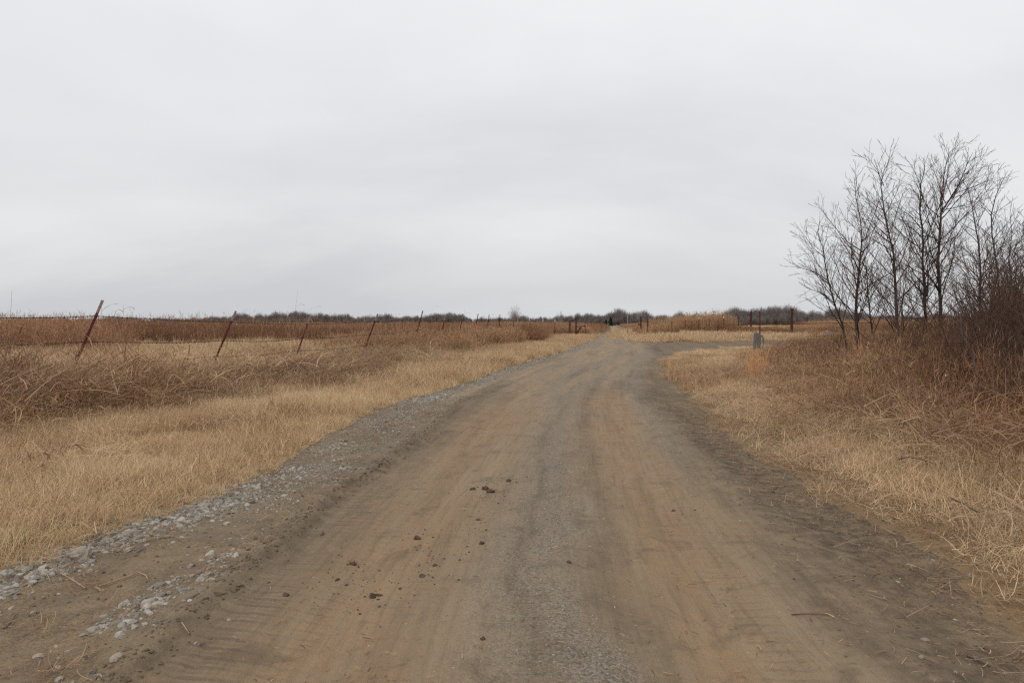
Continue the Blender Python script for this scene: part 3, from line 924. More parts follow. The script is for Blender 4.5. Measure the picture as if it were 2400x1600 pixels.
pts = sample(rg, 14, 60, lambda y_: 0.30, lambda y_: (-wide(y_), float(fence_x(y_))), lambda x_, y_: keepT(x_, y_ + 4) * (0.35 + 0.65 * sstep(-7, -15, x_)))
scatter('seed_stalks', 'thin bent seed stalks standing over the red prairie grass against the sky', [P_tall(490 + k, 9, 0.9, (1.1, 1.75), 0.009, M_RED if k % 2 else M_TAN, 0.15, 0.7, 0.013, 2, 2, (0.2, 0.45), (0.1, 0.25)) for k in range(6)],
        place(pts, -0.02), scales(rg, len(pts), 0.8, 1.05), rots(rg, len(pts), 0.08), rg.random(len(pts)))
keepF = lambda x_, y_: (x_ < cv(_XL, y_) - 1.2) * (0.35 + 0.65 * sstep(0.4, 0.6, fbm(x_ * 0.03, y_ * 0.015, 79, 3)))
pts = sample(rg, 90, 420, lambda y_: 0.14 * (90 / y_) ** 1.1, lambda y_: (-wide(y_), float(cv(_XL, y_))), keepF)
tn = fbm(pts[:, 0] * 0.02, pts[:, 1] * 0.012, 80, 3)
scatter('far_prairie_grass', 'distant brown prairie grass merging towards the tree line', [P_tall(300 + k, 150, 2.0, (0.4, 1.0), 0.035, M_RED if k % 3 else M_TAN, 0.2, 0.7, 0.045, 2, 2) for k in range(5)],
        place(pts, -0.02), scales(rg, len(pts), 0.8, 1.15, 1.3), rots(rg, len(pts), 0.08), sstep(0.3, 0.7, tn))

# --- beyond the side road: pale strip, tall tan grass by the gate, brush on the field fence
keepG = lambda x_, y_: (road_d(x_, y_) < -0.05) * (y_ > cv(_YF, x_) - 0.5) * (x_ > cv(_XRS, y_))
pts = sample(rg, 47, 110, lambda y_: 1.6 * (50 / y_) ** 0.7, lambda y_: (float(cv(_XRS, y_)), wide(y_)), keepG)
scatter('side_road_grass', 'straw yellow grass strip on the far side of the side road', [P_short(320 + k, 420, 1.0, (0.12, 0.40), 0.022, M_PALE, 0.5, 1.3) for k in range(5)],
        place(pts, -0.01), scales(rg, len(pts), 0.9, 1.4), rots(rg, len(pts), 0.1), 0.3 * rg.random(len(pts)))
band = lambda x_: np.interp(x_, [8, 12, 20, 30, 60, 110], [62, 62, 62.5, 66, 80, 102])          # field fence line, runs along the side road
hump = lambda x_: np.interp(x_, [10, 12.2, 13.5, 16, 19.5, 20.8, 23, 26, 29, 34, 60], [0.45, .50, .8, .98, 1.0, .75, .40, .38, .42, .75, .85])
keepH = lambda x_, y_: (road_d(x_, y_) < -0.8) * sstep(-1.2, 0.6, y_ - band(x_)) * sstep(16, 9, y_ - band(x_)) * (x_ > cv(_XRS, y_) + 0.3) * np.where((x_ > 21.5) & (x_ < 29.5), 0.35, 1)
pts = sample(rg, 58, 112, lambda y_: 1.1, lambda y_: (float(cv(_XRS, y_)), min(wide(y_), 90)), keepH)
hp = hump(pts[:, 0]) * (0.75 + 0.5 * fbm(pts[:, 0] * 0.3, pts[:, 1] * 0.3, 81, 3))
tn = fbm(pts[:, 0] * 0.25, pts[:, 1] * 0.25, 82, 3)
scatter('tall_tan_grass', 'tall tan orange grass standing behind the side road by the gate', [P_tall(340 + k, 110, 0.9, (0.6, 1.75), 0.018, M_TAN, 0.12, 0.4, 0.02, 3, 2, (0.2, 0.5), (0.12, 0.3)) for k in range(6)],
        place(pts, -0.02), scales(rg, len(pts), 0.85, 1.1) * hp[:, None], rots(rg, len(pts), 0.06), sstep(0.35, 0.65, tn) * 0.8)
keepD = lambda x_, y_: (road_d(x_, y_) < -1.2) * gauss(y_ - band(x_), -0.8, 1.3) * (x_ > cv(_XRS, y_) + 1) * sstep(0.15, 0.35, fbm(x_ * 0.35, y_ * 0.2, 83, 2))
pts = sample(rg, 57, 105, lambda y_: 2.2, lambda y_: (float(cv(_XRS, y_)) + 1, min(wide(y_), 90)), keepD)
scatter('field_fence_brush', 'dark brown low brush at the foot of the field fence', [P_brush(360 + k, 90, 3, 0.8, (0.4, 0.9), 0.016, M_BRUSH, 0.5, 1.2, 0.02) for k in range(5)],
        place(pts, -0.02), scales(rg, len(pts), 0.8, 1.25), rots(rg, len(pts), 0.1), 0.5 + 0.5 * rg.random(len(pts)))
# straight road ahead: both shoulders, and the middle tuft line
keepA = lambda x_, y_: (road_d(x_, y_) < -0.1) * np.where(x_ < cv(_XL, y_), x_ > cv(_XL, y_) - 16, x_ < cv(_XRS, y_) + 8)
pts = sample(rg, 72, 330, lambda y_: 0.55 * (72 / y_) ** 0.8, lambda y_: (float(cv(_XL, y_)) - 16, float(cv(_XRS, y_)) + 9), keepA)
ofs = np.clip(-road_d(pts[:, 0], pts[:, 1]), 0, 5)
scatter('shoulder_grass', 'tan and rust grass banked along the straight road beyond the gate', [P_tall(380 + k, 110, 1.4, (0.5, 1.1), 0.03, M_RED if k % 2 else M_TAN, 0.2, 0.6, 0.035, 2, 2) for k in range(5)],
        place(pts, -0.02), scales(rg, len(pts), 0.75, 1.1) * (0.35 + 0.65 * sstep(0.2, 3.0, ofs))[:, None], rots(rg, len(pts), 0.08), rg.random(len(pts)) * 0.7)
keepM = lambda x_, y_: gauss(x_ - 0.5 * (cv(_XL, y_) + cv(_XRS, y_)), 0.0, 0.45)
pts = sample(rg, 60, 210, lambda y_: 6, lambda y_: (float(cv(_XL, y_)) + 0.5, float(cv(_XRS, y_)) - 0.5), keepM)
scatter('centre_grass', 'low straw grass between the wheel tracks beyond the gate', [P_short(400 + k, 30, 0.3, (0.05, 0.16), 0.02, M_PALE) for k in range(3)],
        place(pts, -0.01), scales(rg, len(pts), 0.8, 1.3), rots(rg, len(pts), 0.1), rg.random(len(pts)) * 0.6)
# mown field far right
keepW = lambda x_, y_: (x_ > 24 + (y_ - 70) * 0.25) * (y_ > band(x_) + 8)
pts = sample(rg, 75, 330, lambda y_: 0.16 * (80 / y_) ** 0.7, lambda y_: (18, wide(y_)), keepW)
scatter('mown_field', 'mown yellow hay field behind the pipe fence', [P_short(410 + k, 260, 2.0, (0.1, 0.32), 0.06, M_PALE) for k in range(4)],
        place(pts, -0.01), scales(rg, len(pts), 0.9, 1.4), rots(rg, len(pts), 0.05), 0.2 * rg.random(len(pts)))

# --- right side weeds below the saplings
keepRB = lambda x_, y_: sstep(-0.5, 0.6, x_ - cv(_XBR, y_) + (fbm(x_ * 0.9, y_ * 0.9, 85, 3) - 0.5) * 1.8) * (y_ < cv(_YN, x_) - 2)
pts = sample(rg, 4, 46, lambda y_: 5.5 if y_ < 13 else 5.5 * (13 / y_) ** 0.6, lambda y_: (float(cv(_XBR, y_)) - 0.6, min(wide(y_), 30)), keepRB)
g_ = sstep(0, 2.0, pts[:, 0] - cv(_XBR, pts[:, 1]))
tn = fbm(pts[:, 0] * 0.5, pts[:, 1] * 0.5, 86, 3)
scatter('sapling_weeds', 'grey brown waist high weeds below the bare saplings', [P_brush(420 + k, 62, 3, 0.45, (0.3, 0.95), 0.0075, M_DARKBR if k % 3 == 0 else M_BRUSH, 0.28, 0.9, 0.011, (0.08, 0.25), 1) for k in range(8)],
        place(pts, -0.02), scales(rg, len(pts), 0.7, 1.2) * (0.72 + 0.33 * g_)[:, None], rots(rg, len(pts), 0.14), np.maximum(sstep(0.3, 0.65, tn), 0.95 * sstep(1.0, 2.6, pts[:, 0] - cv(_XBR, pts[:, 1])) * (pts[:, 1] < 20)))
pts = sample(rg, 4, 30, lambda y_: 5 if y_ < 12 else 5 * (12 / y_) ** 0.7, lambda y_: (float(cv(_XBR, y_)) - 1.2, min(wide(y_), 18)), lambda x_, y_: keepRB(x_ + 0.7, y_))
scatter('sapling_thatch', 'bent straw coloured stalks matted in front of the thicket', [P_mat(440 + k, 110, 0.5, (0.2, 0.7), 0.0065, 0.26, M_STALK if k == 0 else (M_VERGE if k == 1 else M_BRUSH)) for k in range(6)],
        place(pts, 0.0), scales(rg, len(pts), 0.7, 1.2), rots(rg, len(pts), 0.2), np.maximum(fbm(pts[:, 0], pts[:, 1], 87, 3), sstep(0.8, 2.4, pts[:, 0] - cv(_XBR, pts[:, 1]))))
pts = sample(rg, 6, 22, lambda y_: 1.6, lambda y_: (float(cv(_XBR, y_)) + 0.3, min(wide(y_), 13)), keepRB)
scatter('upright_stalks', 'straight pale dead stalks standing among the sapling weeds', [P_tall(460 + k, 5, 0.3, (0.6, 1.15), 0.007, M_STALK if k < 2 else M_BRUSH, 0.14, 0.25, 0.008, 1, 1, (0.1, 0.25), (0.05, 0.12)) for k in range(5)],
        place(pts, -0.02), scales(rg, len(pts), 0.8, 1.15), rots(rg, len(pts), 0.08), rg.random(len(pts)) * 0.7)
pts = sample(rg, 7, 30, lambda y_: 2.0, lambda y_: (max(float(fence_x(y_)) - 1.2, -wide(y_)), float(fence_x(y_)) + 2.6), lambda x_, y_: np.ones(len(x_)))
scatter('fence_stalks', 'thin bent seed stalks poking up along the barbed wire', [P_tall(480 + k, 4, 0.4, (0.6, 1.5), 0.008, M_BRUSH if k % 3 else M_STALK, 0.35, 1.3, 0.012, 3, 1, (0.2, 0.5), (0.1, 0.22)) for k in range(6)],
        place(pts, -0.02), scales(rg, len(pts), 0.75, 1.1), rots(rg, len(pts), 0.1), rg.random(len(pts)))


# ------------------------------------------------------------------ gravel
def stone_mesh(seed, sub=1, amp=0.35, name='stone'):
    import bmesh
    bm = bmesh.new()
    bmesh.ops.create_icosphere(bm, subdivisions=sub, radius=0.5)
    r = random.Random(seed)
    ax = (r.uniform(0.75, 1.15), r.uniform(0.6, 1.0), r.uniform(0.42, 0.7))
    o = Vector((r.uniform(-50, 50), r.uniform(-50, 50), r.uniform(-50, 50)))
    for v in bm.verts:
        f = 1 + amp * mnoise.noise(v.co * 2.1 + o) + amp * 0.5 * mnoise.noise(v.co * 5 + o)
        v.co = Vector((v.co.x * ax[0], v.co.y * ax[1], v.co.z * ax[2])) * f
    me = bpy.data.meshes.new(name)
    bm.to_mesh(me)
    bm.free()
    return me


stones = []
for k in range(10):
    me = stone_mesh(900 + k, 2, 0.5)
    me.materials.append(M_STONE)
    stones.append(proto_obj(me))


def gravel(name, label, P2, size, sink=0.28):
    n = len(P2)
    P = place(P2)
    P[:, 2] += size * 0.25 - size * sink
    sc = np.repeat(size[:, None], 3, 1) * rg.uniform(0.8, 1.2, (n, 3))
    rot = np.stack([rg.normal(0, 0.35, n), rg.normal(0, 0.35, n), rg.uniform(0, 6.28, n)], -1)
    scatter(name, label, stones, P, sc, rot, rg.random(n) ** 1.1)


# band along the verge edge
keep1 = lambda x_, y_: gauss(x_ - cv(_XL, y_), 0.12, 0.20) * (0.15 + 0.85 * sstep(0.36, 0.56, fbm(x_ * 1.3, y_ * 1.3, 90, 3)))
pts = sample(rg, 1.6, 6.5, lambda y_: 3000, lambda y_: (float(cv(_XL, y_)) - 0.35, float(cv(_XL, y_)) + 0.7), keep1)
gravel('edge_gravel', 'grey crushed stone heaped along the verge edge in front', pts, (np.exp(rg.normal(math.log(0.019), 0.58, len(pts))) * (1.35 - 0.35 * sstep(3.6, 5.0, pts[:, 1]))).clip(0.006, 0.075))
# band on the outer side of the ridge beside the rut
keep2 = lambda x_, y_: gauss(x_ - cv(_XM, y_), -0.30, 0.12) * (0.08 + 0.92 * sstep(0.42, 0.60, fbm(x_ * 1.5, y_ * 1.5, 91, 3)))
pts = sample(rg, 1.6, 6.5, lambda y_: 2200, lambda y_: (float(cv(_XM, y_)) - 0.7, float(cv(_XM, y_)) + 0.05), keep2)
gravel('ridge_gravel', 'pale grey stones in a line beside the deep wheel rut', pts, (np.exp(rg.normal(math.log(0.016), 0.58, len(pts))) * (1.35 - 0.35 * sstep(3.2, 4.5, pts[:, 1]))).clip(0.005, 0.065))
# full spread between the two further on
keep3 = lambda x_, y_: sstep(0.0, 0.25, x_ - cv(_XL, y_) + 0.1) * sstep(0.0, -0.35, x_ - cv(_XM, y_) + 0.12) * sstep(4.2, 6.2, y_) * (0.25 + 0.75 * sstep(0.36, 0.55, fbm(x_ * 1.6, y_ * 1.6, 92, 4)))
pts = sample(rg, 3.8, 13, lambda y_: 1900 * min(1, 7 / y_), lambda y_: (float(cv(_XL, y_)) - 0.1, float(cv(_XM, y_)) + 0.05), keep3)
gravel('shoulder_gravel', 'spread of small grey stones on the road shoulder beside tan grass', pts, np.exp(rg.normal(math.log(0.014), 0.45, len(pts))).clip(0.005, 0.045))
keep4 = lambda x_, y_: gauss(x_ - cv(_XL, y_), 0.25, 0.30) * sstep(0.34, 0.55, fbm(x_ * 0.6, y_ * 0.6, 93, 3))
pts = sample(rg, 12, 48, lambda y_: 420 * (12 / y_), lambda y_: (float(cv(_XL, y_)) - 0.4, float(cv(_XL, y_)) + 1.4), keep4)
gravel('far_shoulder_gravel', 'blue grey gravel ribbon along the road curve', pts, np.exp(rg.normal(math.log(0.035), 0.35, len(pts))).clip(0.015, 0.08))
# fine grains on the crown and scattered everywhere
def keep5(x_, y_):
    q_ = q_of(x_, y_)
    return np.clip(0.9 * gauss(q_, 0.22, 0.2) + 0.5 * gauss(q_, 1.45, 0.2) * sstep(4, 7, y_) + 0.05, 0, 1) * (road_d(x_, y_) > 0.05)
pts = sample(rg, 1.8, 11, lambda y_: 700 * min(1, 5 / y_), lambda y_: (-1.4, 2.9), keep5)
gravel('crown_gravel', 'fine grey grit on the crown between the wheel tracks', pts, np.exp(rg.normal(math.log(0.0075), 0.4, len(pts))).clip(0.003, 0.022))
keep7 = lambda x_, y_: (road_d(x_, y_) > 0.1) * (x_ > cv(_XM, y_)) * (0.10 + 0.90 * sstep(0.50, 0.68, fbm(x_ * 1.3, y_ * 0.6, 96, 4)))
pts = sample(rg, 1.8, 16, lambda y_: 120 * min(1, 6 / y_), lambda y_: (-1.6, 4.2), keep7)
gravel('embedded_stones', 'small stones pressed into the dirt all over the road', pts, np.exp(rg.normal(math.log(0.010), 0.45, len(pts))).clip(0.004, 0.035), 0.5)
keep6 = lambda x_, y_: sstep(1.0, -0.3, road_d(x_, y_)) * (x_ > 1.2) * (road_d(x_, y_) > -0.7)
pts = sample(rg, 1.8, 9, lambda y_: 26, lambda y_: (1.4, 3.6), keep6)
gravel('right_edge_stones', 'few small pale stones in the dark soil at the right edge', pts, np.exp(rg.normal(math.log(0.016), 0.5, len(pts))).clip(0.005, 0.045))


# ------------------------------------------------------------------ bare trees
def rnd_perp(d_, r):
    v = Vector((r.uniform(-1, 1), r.uniform(-1, 1), r.uniform(-1, 1)))
    v = v - d_ * v.dot(d_)
    return v.normalized()


def grow(mb, p, d_, L, rad, lvl, r, maxl, up=0.25, spread=0.62, step=0.15):
    """a branch that curves upwards, with side branches"""
    n = max(2, int(L / 0.16)) if lvl < maxl else 2
    n = min(n, 9)
    pts, ds = [p.copy()], [d_.copy()]
    cur, dd = p.copy(), d_.copy()
    for k in range(n):
        dd = (dd + Vector((r.gauss(0, .075), r.gauss(0, .075), r.gauss(0, .06) + up / n))).normalized()
        cur = cur + dd * (L / n)
        pts.append(cur.copy())
        ds.append(dd.copy())
    rr = [max(rad * (1 - 0.8 * k / n), 0.0026) for k in range(n + 1)]
    mb.tube(pts, rr, 5 if lvl <= 1 else 3, False)
    if lvl >= maxl:
        return
    m = max(2, int(L / step))
    side = rnd_perp(d_, r)
    for k in range(m):
        t = (0.18 + 0.78 * (k + r.random()) / m) * n
        i = min(int(t), n - 1)
        pp = pts[i].lerp(pts[i + 1], t - i)
        side = (Matrix.Rotation(2.4 + r.uniform(-.5, .5), 3, ds[i]) @ side).normalized()
        side = (side - ds[i] * side.dot(ds[i])).normalized()
        nd = (ds[i] + side * spread * r.uniform(0.7, 1.2)).normalized()
        ll = L * r.uniform(0.30, 0.60) * (1 - 0.5 * t / n)
        if ll < 0.07:
            continue
        grow(mb, pp, nd, ll, rr[i] * 0.6, lvl + 1, r, maxl, up, spread, step * 0.85)


def trunk_tree(name, label, base, paths, r0, seed, first=0.18, maxl=3, density=0.135, blen=0.52, group=None, mat=M_BARK, tmat=M_TWIG, parts=None):
    """paths: list of polylines (dx, dy, z) from the base; the first is the trunk, others start on it"""
    r = random.Random(seed)
    e = empty(name, base)
    tag(e, label, 'tree', group)
    tm, cm = MB(), MB()
    for pi, path in enumerate(paths):
        P = [Vector(q_) for q_ in path]
        # subdivide with wobble
        Q = [P[0]]
        for a_, b_ in zip(P[:-1], P[1:]):
            m = max(1, int((b_ - a_).length / 0.3))
            for k in range(1, m + 1):
                w = Vector((r.gauss(0, .014), r.gauss(0, .02), 0)) if k < m else Vector()
                Q.append(a_.lerp(b_, k / m) + w)
        n = len(Q) - 1
        if pi == 0:
            ra = r0 * 0.84
        else:
            near_i = min(range(len(main[0])), key=lambda k_: (main[0][k_] - Q[0]).length)
            ra = max(min(main[1][near_i] * 0.72, r0 * 0.6), 0.008)
        R = [max(ra * (1 - 0.92 * (k / n) ** 0.85), 0.0032) for k in range(n + 1)]
        if pi == 0:
            main = (Q, R)
        tm.tube(Q, R, 7, False)
        L = sum((Q[k + 1] - Q[k]).length for k in range(n))
        m = int(L / density)
        ang = r.uniform(0, 6.28)
        for k in range(m):
            t = (first if pi == 0 else 0.12) + (0.98 - first) * (k + r.random()) / m
            t = min(t, 0.985) * n
            i = min(int(t), n - 1)
            pp = Q[i].lerp(Q[i + 1], t - i)
            dd = (Q[i + 1] - Q[i]).normalized()
            ang += 2.4 + r.uniform(-.4, .4)
            u = dd.cross(Vector((0.2, 1, 0.1))).normalized()
            v = dd.cross(u)
            nd = (dd + (u * math.cos(ang) + v * math.sin(ang)) * r.uniform(0.65, 1.25)).normalized()
            ll = (blen * (L * (1 - t / n)) * r.uniform(0.55, 1.0) + 0.42 - 0.2 * t / n) * r.uniform(0.7, 1.15)
            grow(cm, pp, nd, min(ll, 2.3), min(R[i] * 0.5, 0.013), 1, r, maxl)
    tm.build('trunk', mat, e, True)
    cm.build('crown', tmat, e, True)
    return e


def px(u_, v_, D):
    """photograph pixel (2400 wide) at depth D -> x, z"""
    return (u_ - 1200) / 1600 * D, CAM_H + (757 - v_) / 1600 * D


def tpath(D, lst, dys=None):
    """list of (zoom x, zoom y) on the sapling detail -> polyline relative to the first point"""
    out = []
    for k, (a_, b_) in enumerate(lst):
        X_, Z_ = px(1800 + a_ / 2.6133, 300 + b_ / 2.6133, D)
        out.append((X_, (dys[k] if dys else 0.0), Z_))
    return out


def sapling(label, D, paths, r0, seed, dyk=0.0, **kw):
    p0 = tpath(D, paths[0])
    bx = p0[0][0] - (p0[1][0] - p0[0][0]) * 0.15
    bz = hz(bx, D) - 0.08
    res = []
    for k, pth in enumerate(paths):
        P = tpath(D, pth)
        P = [(a_ - bx, dyk * (i / max(1, len(P) - 1)) * (1 if k % 2 == 0 else -1) * (0.4 if k == 0 else 1.0), c_ - bz) for i, (a_, b_, c_) in enumerate(P)]
        if k == 0:
            P = [(0, 0, 0)] + P
        res.append(P)
    return trunk_tree('bare_sapling', label, (bx, D, bz), res, r0, seed, group='bare saplings beside the road', **kw)


sapling('thin bare sapling leaning out over the grey post, first of the clump', 16.5,
        [[(480, 1340), (460, 1210), (410, 1080), (375, 950), (350, 820), (340, 740), (310, 640), (325, 560)],
         [(410, 1080), (330, 1020), (230, 990), (150, 950)], [(372, 940), (290, 880), (200, 850), (120, 790)],
         [(350, 800), (260, 740), (190, 660), (120, 590)]], 0.042, 1, 0.3, first=0.3)
sapling('bare sapling with a forked stem next to the leaning one', 16.8,
        [[(540, 1370), (540, 1150), (545, 1040), (558, 930), (572, 780), (585, 680), (575, 560), (550, 430), (540, 300)],
         [(585, 690), (600, 600), (630, 480), (660, 380), (640, 300)],
         [(575, 760), (500, 700), (430, 600), (370, 500), (345, 440)],
         [(550, 430), (500, 370), (455, 290)]], 0.062, 2, 0.5)
sapling('slender bare sapling standing third in the clump', 17.6,
        [[(655, 1370), (640, 1230), (625, 1080), (615, 930), (605, 820), (590, 740), (600, 620)]], 0.034, 3, 0.4, first=0.15)
sapling('tall straight bare sapling with a bowed top, fourth in the clump', 15.6,
        [[(800, 1430), (792, 1200), (785, 1050), (780, 900), (772, 770), (745, 650), (715, 500), (697, 360), (712, 270), (750, 200)],
         [(697, 360), (640, 280), (575, 220), (515, 195)], [(760, 720), (680, 640), (640, 560), (600, 470)],
         [(712, 250), (700, 190), (680, 140)]], 0.055, 4, 0.4)
sapling('wispy bare sapling behind the tall straight one', 18.6,
        [[(825, 1300), (822, 1100), (830, 960), (860, 850), (890, 700)]], 0.028, 5, 0.3, first=0.1)
sapling('bare sapling splitting into several upright stems in mid clump', 17.0,
        [[(970, 1340), (968, 1180), (962, 1060), (958, 900), (955, 720), (950, 600), (940, 440), (945, 340), (970, 250), (965, 180)],
         [(962, 690), (985, 590), (1015, 480), (1035, 360), (1040, 260), (1045, 180), (1060, 130)],
         [(950, 640), (880, 530), (800, 460), (740, 420)],
         [(940, 440), (880, 330), (820, 260), (750, 215)], [(970, 1030), (1000, 920), (1015, 800), (1020, 700)]], 0.066, 6, 0.5)
sapling('tallest bare sapling with a high fork reaching over the others', 16.2,
        [[(1062, 1420), (1060, 1200), (1056, 1050), (1048, 930), (1042, 820), (1050, 700), (1058, 560), (1060, 520), (1100, 460), (1145, 400), (1180, 330), (1200, 285), (1228, 215), (1262, 150)],
         [(1060, 520), (1035, 450), (1038, 320), (1042, 230), (1050, 175), (1085, 140), (1120, 120)],
         [(1200, 290), (1265, 235), (1330, 190), (1375, 150)], [(1050, 1000), (1000, 960), (920, 900), (820, 800)],
         [(1050, 700), (1000, 650), (975, 560)]], 0.062, 7, 0.4)
sapling('bare sapling with crooked top beyond the tallest one', 17.4,
        [[(1305, 1330), (1302, 1130), (1300, 980), (1305, 830), (1295, 700), (1275, 580), (1255, 450), (1230, 360), (1195, 300)],
         [(1270, 550), (1200, 480), (1150, 400)], [(1310, 860), (1370, 760), (1440, 700), (1540, 560)],
         [(1255, 450), (1290, 360), (1330, 260)]], 0.058, 8, 0.5)
sapling('bare sapling slanting towards the picture edge behind the thicket', 16.0,
        [[(1345, 1180), (1385, 1000), (1410, 885), (1390, 760), (1375, 650), (1372, 530), (1400, 420), (1440, 330), (1480, 260)],
         [(1410, 885), (1470, 790), (1540, 700), (1620, 640)], [(1372, 540), (1340, 460), (1310, 400)]], 0.05, 9, 0.4, first=0.1)
sapling('bare sapling half out of the picture at its edge', 15.0,
        [[(1640, 1330), (1630, 1130), (1610, 950), (1600, 780), (1580, 620), (1590, 500)],
         [(1610, 950), (1540, 850), (1500, 760)], [(1600, 780), (1660, 650), (1700, 540)]], 0.055, 10, 0.4, first=0.15)

sapling('bare sapling with wispy top between the slanting one and the border', 18.0,
        [[(1470, 1280), (1475, 1100), (1490, 940), (1480, 800), (1500, 650), (1490, 520), (1510, 420)],
         [(1490, 940), (1430, 820), (1420, 700)], [(1480, 800), (1550, 690), (1600, 600)]], 0.045, 11, 0.4, first=0.12)
sapling('short bushy bare sapling low at the border behind the shrubs', 14.4,
        [[(1530, 1300), (1540, 1130), (1520, 980), (1540, 850), (1530, 740)],
         [(1520, 980), (1460, 880), (1440, 800)], [(1540, 1100), (1600, 960), (1640, 860)]], 0.045, 12, 0.4, first=0.08)

# thick grey trunk in the thicket, nearest of all
e = trunk_tree('thicket_tree', 'crooked grey barked tree rising out of the dark thicket', (6.62, 9.6, hz(6.62, 9.6) - 0.06),
               [[(0, 0, 0), (-0.015, 0, 0.25), (-0.01, 0.02, 0.45), (-0.075, 0.06, 0.66), (-0.07, 0.1, 0.86), (-0.17, 0.2, 1.1), (-0.12, 0.3, 1.45), (-0.2, 0.4, 1.9)]], 0.052, 33, first=0.2, maxl=3, density=0.16, blen=0.45, mat=M_GBARK, tmat=M_THICKET)


# shrubs of the thicket: many arching stems from one root
def shrub_mesh(seed, stems, h, spread):
    r = random.Random(seed)
    mb = MB()
    for k in range(stems):
        a_ = r.uniform(0, 6.28)
        ln = abs(r.gauss(0, spread))
        d_ = Vector((math.sin(ln) * math.cos(a_), math.sin(ln) * math.sin(a_), math.cos(ln)))
        p = Vector((r.uniform(-.16, .16), r.uniform(-.16, .16), -0.03))
        grow(mb, p, d_, h * r.uniform(0.55, 1.0), 0.012, 1, r, 3, r.uniform(-0.5, 0.25), 0.7, 0.17)
    return mb.mesh('stems')


SH = [shrub_mesh(50 + k, 20, 2.5, 0.5) for k in range(3)]
LOWSH = [shrub_mesh(60 + k, 26, 1.35, 0.75) for k in range(2)]
shr = [
    (SH, 7.45, 10.6, 0.95, 'dense leafless shrub against the grey barked tree'),
    (SH, 8.4, 11.0, 1.0, 'dense leafless shrub at the picture edge behind the grey trunk'),
    (SH, 9.4, 12.6, 1.0, 'tall leafless shrub filling the edge under the slanting sapling'),
    (SH, 10.6, 14.4, 1.1, 'leafless shrub between the crooked sapling and the picture edge'),
    (SH, 11.6, 16.6, 1.05, 'leafless shrub behind the crooked sapling'),
    (SH, 12.6, 18.4, 1.1, 'farthest leafless shrub of the dark thicket'),
    (SH, 8.6, 9.9, 0.9, 'dark leafless shrub spilling out at the picture edge'),
    (SH, 10.1, 16.8, 0.75, 'leafless shrub at the foot of the tallest sapling'),
    (LOWSH, 7.0, 9.0, 1.0, 'low tangled bramble before the grey trunk'),
    (LOWSH, 8.0, 9.2, 1.15, 'low tangled bramble in the darkest corner of the thicket'),
    (LOWSH, 8.7, 17.4, 0.9, 'low twiggy shrub behind the forked sapling'),
    (LOWSH, 9.2, 15.4, 0.8, 'low twiggy shrub beside the stone slabs'),
    (SH, 7.9, 10.2, 0.8, 'leafless shrub hugging the back of the grey trunk'),
    (SH, 9.9, 11.9, 1.15, 'tall dark shrub cut by the picture edge'),
    (SH, 10.9, 13.2, 1.2, 'tallest dark shrub at the picture edge'),
    (LOWSH, 8.3, 10.4, 1.3, 'wide bramble mass between grey trunk and picture edge'),
    (LOWSH, 9.0, 11.6, 1.3, 'wide bramble mass behind the darkest corner'),
    (LOWSH, 7.2, 10.0, 1.0, 'bramble touching the grey trunk'),
    (LOWSH, 10.2, 12.9, 1.4, 'bramble mass under the slanting sapling'),
    (LOWSH, 9.7, 14.9, 1.2, 'bramble mass right of the stone slabs'),
    (LOWSH, 11.2, 15.8, 1.4, 'bramble mass below the crooked sapling'),
    (SH, 8.05, 10.9, 0.7, 'dark shrub wedged between two shrubs at the picture edge'),
    (SH, 9.0, 12.0, 0.9, 'dark many stemmed shrub beyond the grey trunk'),
    (SH, 9.9, 13.6, 0.95, 'dark shrub right behind the slab pile'),
    (LOWSH, 7.6, 9.9, 1.2, 'blackish bramble mound beside the grey trunk'),
    (LOWSH, 8.7, 10.9, 1.35, 'blackish bramble mound at the picture edge'),
    (LOWSH, 9.4, 12.9, 1.3, 'blackish bramble mound between slabs and picture edge'),
    (LOWSH, 7.7, 8.2, 0.9, 'low reddish bramble at the picture edge by the grass'),
]
for k, (ms, x_, y_, s_, lb) in enumerate(shr):
    me = ms[k % len(ms)]
    e = empty('thicket_shrub', (x_, y_, hz(x_, y_) - 0.02), k * 1.7)
    e.scale = (s_, s_, s_)
    tag(e, lb, 'shrub', 'shrubs of the roadside thicket')
    link('stems', me, M_THICKET, e, True)

